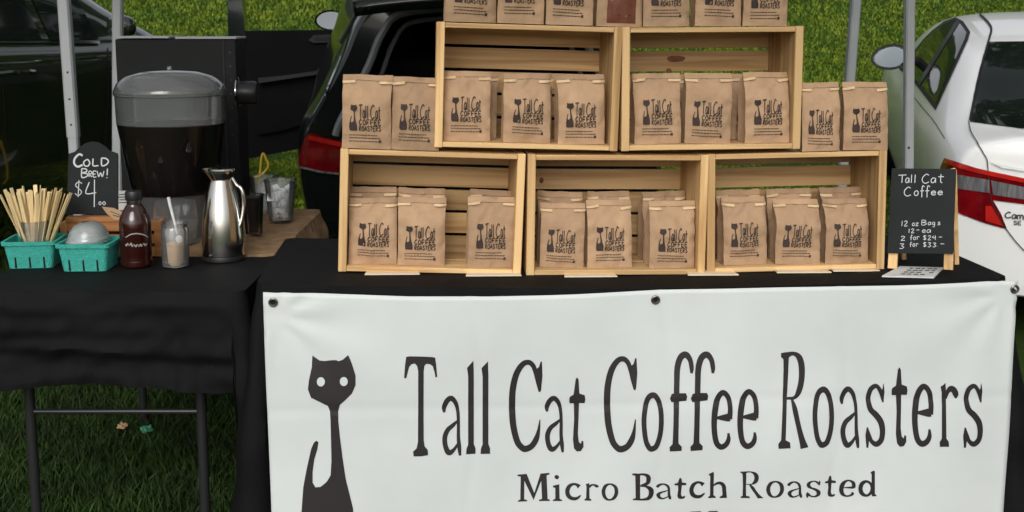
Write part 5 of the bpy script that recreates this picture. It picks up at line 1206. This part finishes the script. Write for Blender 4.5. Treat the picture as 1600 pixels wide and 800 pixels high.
# ================================================================== RIGHT END: A-frame chalkboard and card
fy = 2.845
fl = atY(1394, 419, fy); fr = atY(1482, 421, fy); fz = tz(fl.x) + .001
base = (fl + fr) / 2; base.z = fz
af = thing('chalkboard_sign', 'standing A-frame chalkboard with coffee prices at the table end', 'sign', base)
kk = pxm(base); Hb = (420 - 263) * kk * 1.02; lean_ = R(9); yw_ = R(36); bk = Vector((math.sin(yw_), math.cos(yw_), 0)); nrm = Vector((-math.sin(yw_) * math.cos(lean_), -math.cos(yw_) * math.cos(lean_), math.sin(lean_))); upv = Vector((0, math.sin(lean_), math.cos(lean_)))
Pp = Vector((base.x, fy, fz))
def afp(px, py, off=0.0): return to_plane(px, py, Pp, nrm) + nrm * off
def slab(pts, off0, off1, name, matn, parent):
    n = len(pts); A = [afp(x, y, off1) for x, y in pts]; B = [afp(x, y, off1) - nrm * (off1 - off0) for x, y in pts]; m = MB()
    m.add(A + B, [tuple(range(n)), tuple(reversed(range(n, 2 * n)))] + [(i, (i + 1) % n, (i + 1) % n + n, i + n) for i in range(n)]); return m.build(name, matn, parent, world=True)
slab([(1394, 263), (1494, 264), (1489, 396.5), (1387, 395.5)], -.003, .004, 'board', 'chalkboard', af)
slab([(1388, 394), (1402, 394), (1400.5, 420), (1386.5, 419)], -.012, -.0035, 'leg', 'pine_z', af); slab([(1475, 394), (1489, 394), (1488, 422), (1474, 421)], -.012, -.0035, 'leg', 'pine_z', af)
slab([(1396, 266), (1493, 267), (1492, 275), (1395.5, 274)], -.012, -.0035, 'rail', 'pine_x', af)
tpz = afp(1444, 265)
for sx, (pxt, pxb) in ((-1, (1402, 1417)), (1, (1488, 1503))):
    a = afp(pxt, 264, -.016); bt_ = Vector((a.x, a.y, fz)) + bk * .112
    MB().tube([a, bt_], .0085, 4).build('rear_leg', 'pine_z', af, world=True)
zk = lambda x0, y0, x1, y1: (1385 + x0 / 4.708, 250 + y0 / 4.708, 1385 + x1 / 4.708, 250 + y1 / 4.708)
cp = []
for ch, b in (('T', (92, 110, 150, 168)), ('a', (142, 132, 172, 168)), ('l', (180, 108, 195, 168)), ('l', (205, 108, 222, 168)), ('C', (262, 105, 318, 172)), ('a', (328, 132, 368, 168)), ('t', (380, 105, 428, 168)),
              ('C', (130, 200, 185, 266)), ('o', (205, 225, 240, 262)), ('f', (248, 190, 285, 275)), ('f', (285, 190, 325, 275)), ('e', (330, 228, 368, 258)), ('e', (378, 228, 418, 256)),
              ('1', (108, 448, 128, 486)), ('2', (132, 448, 160, 486)), ('o', (192, 462, 212, 484)), ('z', (216, 462, 240, 484)), ('B', (262, 442, 300, 478)), ('a', (308, 456, 332, 478)), ('g', (338, 456, 362, 492)), ('s', (376, 456, 402, 478)),
              ('1', (164, 506, 176, 536)), ('2', (184, 506, 208, 536)), ('-', (222, 508, 246, 522)), ('e', (264, 512, 292, 534)), ('a', (298, 512, 330, 534)),
              ('2', (108, 560, 142, 592)), ('f', (176, 552, 196, 590)), ('o', (200, 564, 220, 586)), ('r', (224, 562, 248, 586)), ('$', (272, 552, 298, 590)), ('2', (306, 556, 332, 588)), ('4', (340, 558, 368, 588)), ('.', (372, 575, 380, 588)), ('-', (384, 560, 414, 574)),
              ('3', (98, 614, 138, 652)), ('f', (172, 604, 192, 640)), ('o', (196, 614, 214, 636)), ('r', (218, 614, 240, 636)), ('$', (272, 602, 298, 640)), ('3', (306, 606, 334, 640)), ('3', (342, 608, 372, 640)), ('.', (376, 626, 384, 638)), ('-', (396, 610, 430, 624))):
    bx = zk(*b); v2, f2 = polys_to_mesh(hand(ch, *bx, 1.25 if b[1] < 300 else .95, 4)); m = MB(); m.add([afp(x, y, .0048) for x, y in v2], f2); m.build('chalk_letter', 'chalk', af, world=True, normals=False)
# clear card holder lying flat
A = [atZ(x, y, tz(1.2) + .0025) for x, y in ((1378, 433), (1459, 435), (1474, 420), (1406, 418))]; c0 = sum(A, Vector()) / 4
m = MB(); m.add([a - c0 for a in A] + [a - c0 + Vector((0, 0, .004)) for a in A], [(0, 3, 2, 1), (4, 5, 6, 7), (0, 1, 5, 4), (1, 2, 6, 5), (2, 3, 7, 6), (3, 0, 4, 7)])
o = m.build('card_holder', 'paper_white'); o.location = c0; tag(o, 'printed card lying flat on the black cloth before the chalkboard', 'card')
cp = []
for r0 in range(4):
    for q in range(5):
        if random.random() < .85: u0 = .30 + q * .13; cp.append((u0, .15 + r0 * .2, u0 + random.uniform(.06, .11), .24 + r0 * .2))
m = MB()
for u0, v0, u1, v1 in cp:
    f_ = lambda u, v: (A[0].lerp(A[1], u)).lerp(A[3].lerp(A[2], u), v) - c0 + Vector((0, 0, .0046)); m.add([f_(u0, v0), f_(u1, v0), f_(u1, v1), f_(u0, v1)], [(0, 1, 2, 3)])
m.build('print', 'ink', o, normals=False)

# ================================================================== TREES on the bank right of the view (seen as reflections in the white car's rear window)
def make_tree(loc, h, rz, label, crown_me):
    t = thing('tree', label, 'tree', loc, (0, 0, rz), 'trees reflected in the car windows'); s_ = h / 9.0
    m = MB(); m.tube([(0, 0, -.1), (.05, 0, 1.2 * s_), (-.05, .08, 3 * s_), (.05, 0, 5.5 * s_), (0, 0, 7.6 * s_)], [.24 * s_, .19 * s_, .15 * s_, .09 * s_, .03], 10)
    for q in range(7):
        a = q * 2.4; z = (2.2 + q * .7) * s_; m.tube([(0, 0, z), (.9 * s_ * math.cos(a), .9 * s_ * math.sin(a), z + .7 * s_), (1.9 * s_ * math.cos(a), 1.9 * s_ * math.sin(a), z + 1.1 * s_)], [.07 * s_, .045 * s_, .015], 6)
    m.build('trunk', 'bark', t, smooth=True)
    o = bpy.data.objects.new('crown', crown_me); COL.objects.link(o); o.parent = t; o.scale = (s_, s_, s_)
def crown_mesh(n=9000):
    rs2 = np.random.RandomState(3); cl_ = []
    for q in range(46):
        a = rs2.uniform(0, 6.28); z = rs2.uniform(1.8, 8.6); rr = 2.6 * math.sin(math.pi * min(1, max(.08, (z - 1.2) / 8.2))) ** .7 * math.sqrt(rs2.uniform(.1, 1)); cl_.append((rr * math.cos(a), rr * math.sin(a), z, rs2.uniform(.5, 1.0)))
    cl_ = np.array(cl_); idx = rs2.randint(0, len(cl_), n); c = cl_[idx]; d = rs2.normal(size=(n, 3)); d /= np.linalg.norm(d, axis=1)[:, None]; p = c[:, :3] + d * (c[:, 3] * rs2.uniform(.3, 1, n) ** .5)[:, None]
    u = rs2.normal(size=(n, 3)); u /= np.linalg.norm(u, axis=1)[:, None]; v = np.cross(u, rs2.normal(size=(n, 3))); v /= np.linalg.norm(v, axis=1)[:, None]; sz = rs2.uniform(.07, .16, n)[:, None]
    V = np.stack([p - u * sz, p + v * sz * .6, p + u * sz, p - v * sz * .6], 1).reshape(-1, 3)
    me = bpy.data.meshes.new('crown'); me.from_pydata(V.tolist(), [], np.arange(4 * n).reshape(-1, 4).tolist()); me.materials.append(MATS['leafy']); return me
cm_ = crown_mesh()
for q, (x, y, h, nm_) in enumerate(((8.2, 10.5, 11, 'middle'), (12.5, 8.0, 10, 'right'), (6.8, 15.5, 11, 'farthest'))):
    make_tree((x, y, gz(x, y)), h, q * 1.3, 'leafy tree on the bank beyond the white car, %s one of three' % nm_, cm_)

# ================================================================== CANOPY over the stall (its rear poles are the two nearer ones in view)
cpy = thing('canopy_tent', 'canopy roof over the stall carried by grey poles', 'canopy', (0.05, 1.6, 0))
ce = [Vector((-1.62, 1.95, 2.18)), Vector((1.72, 1.95, 2.18)), Vector((1.62, 4.40, 2.12)), Vector((-1.52, 4.50, 2.12))]; pk_ = Vector((.05, 2.95, 2.85))
m = MB()
for q in range(4):
    a_, b_2 = ce[q], ce[(q + 1) % 4]; m.grid(lambda u, v: (a_.lerp(b_2, u)).lerp(pk_, v) + Vector((0, 0, -.08 * math.sin(math.pi * v) * 1)), 6, 6); m.grid(lambda u, v: a_.lerp(b_2, u) + Vector((0, 0, -.22 * v)) * (1 if q != 0 else .25), 6, 2)
m.build('canopy_sheet', 'canopy_fabric', cpy, world=True, smooth=True)
for q in (0, 1): MB().box((ce[q].x - .017, ce[q].y - .017, 0), (ce[q].x + .017, ce[q].y + .017, 2.18), bev=.003).build('front_pole', 'grey_pole', cpy, world=True)
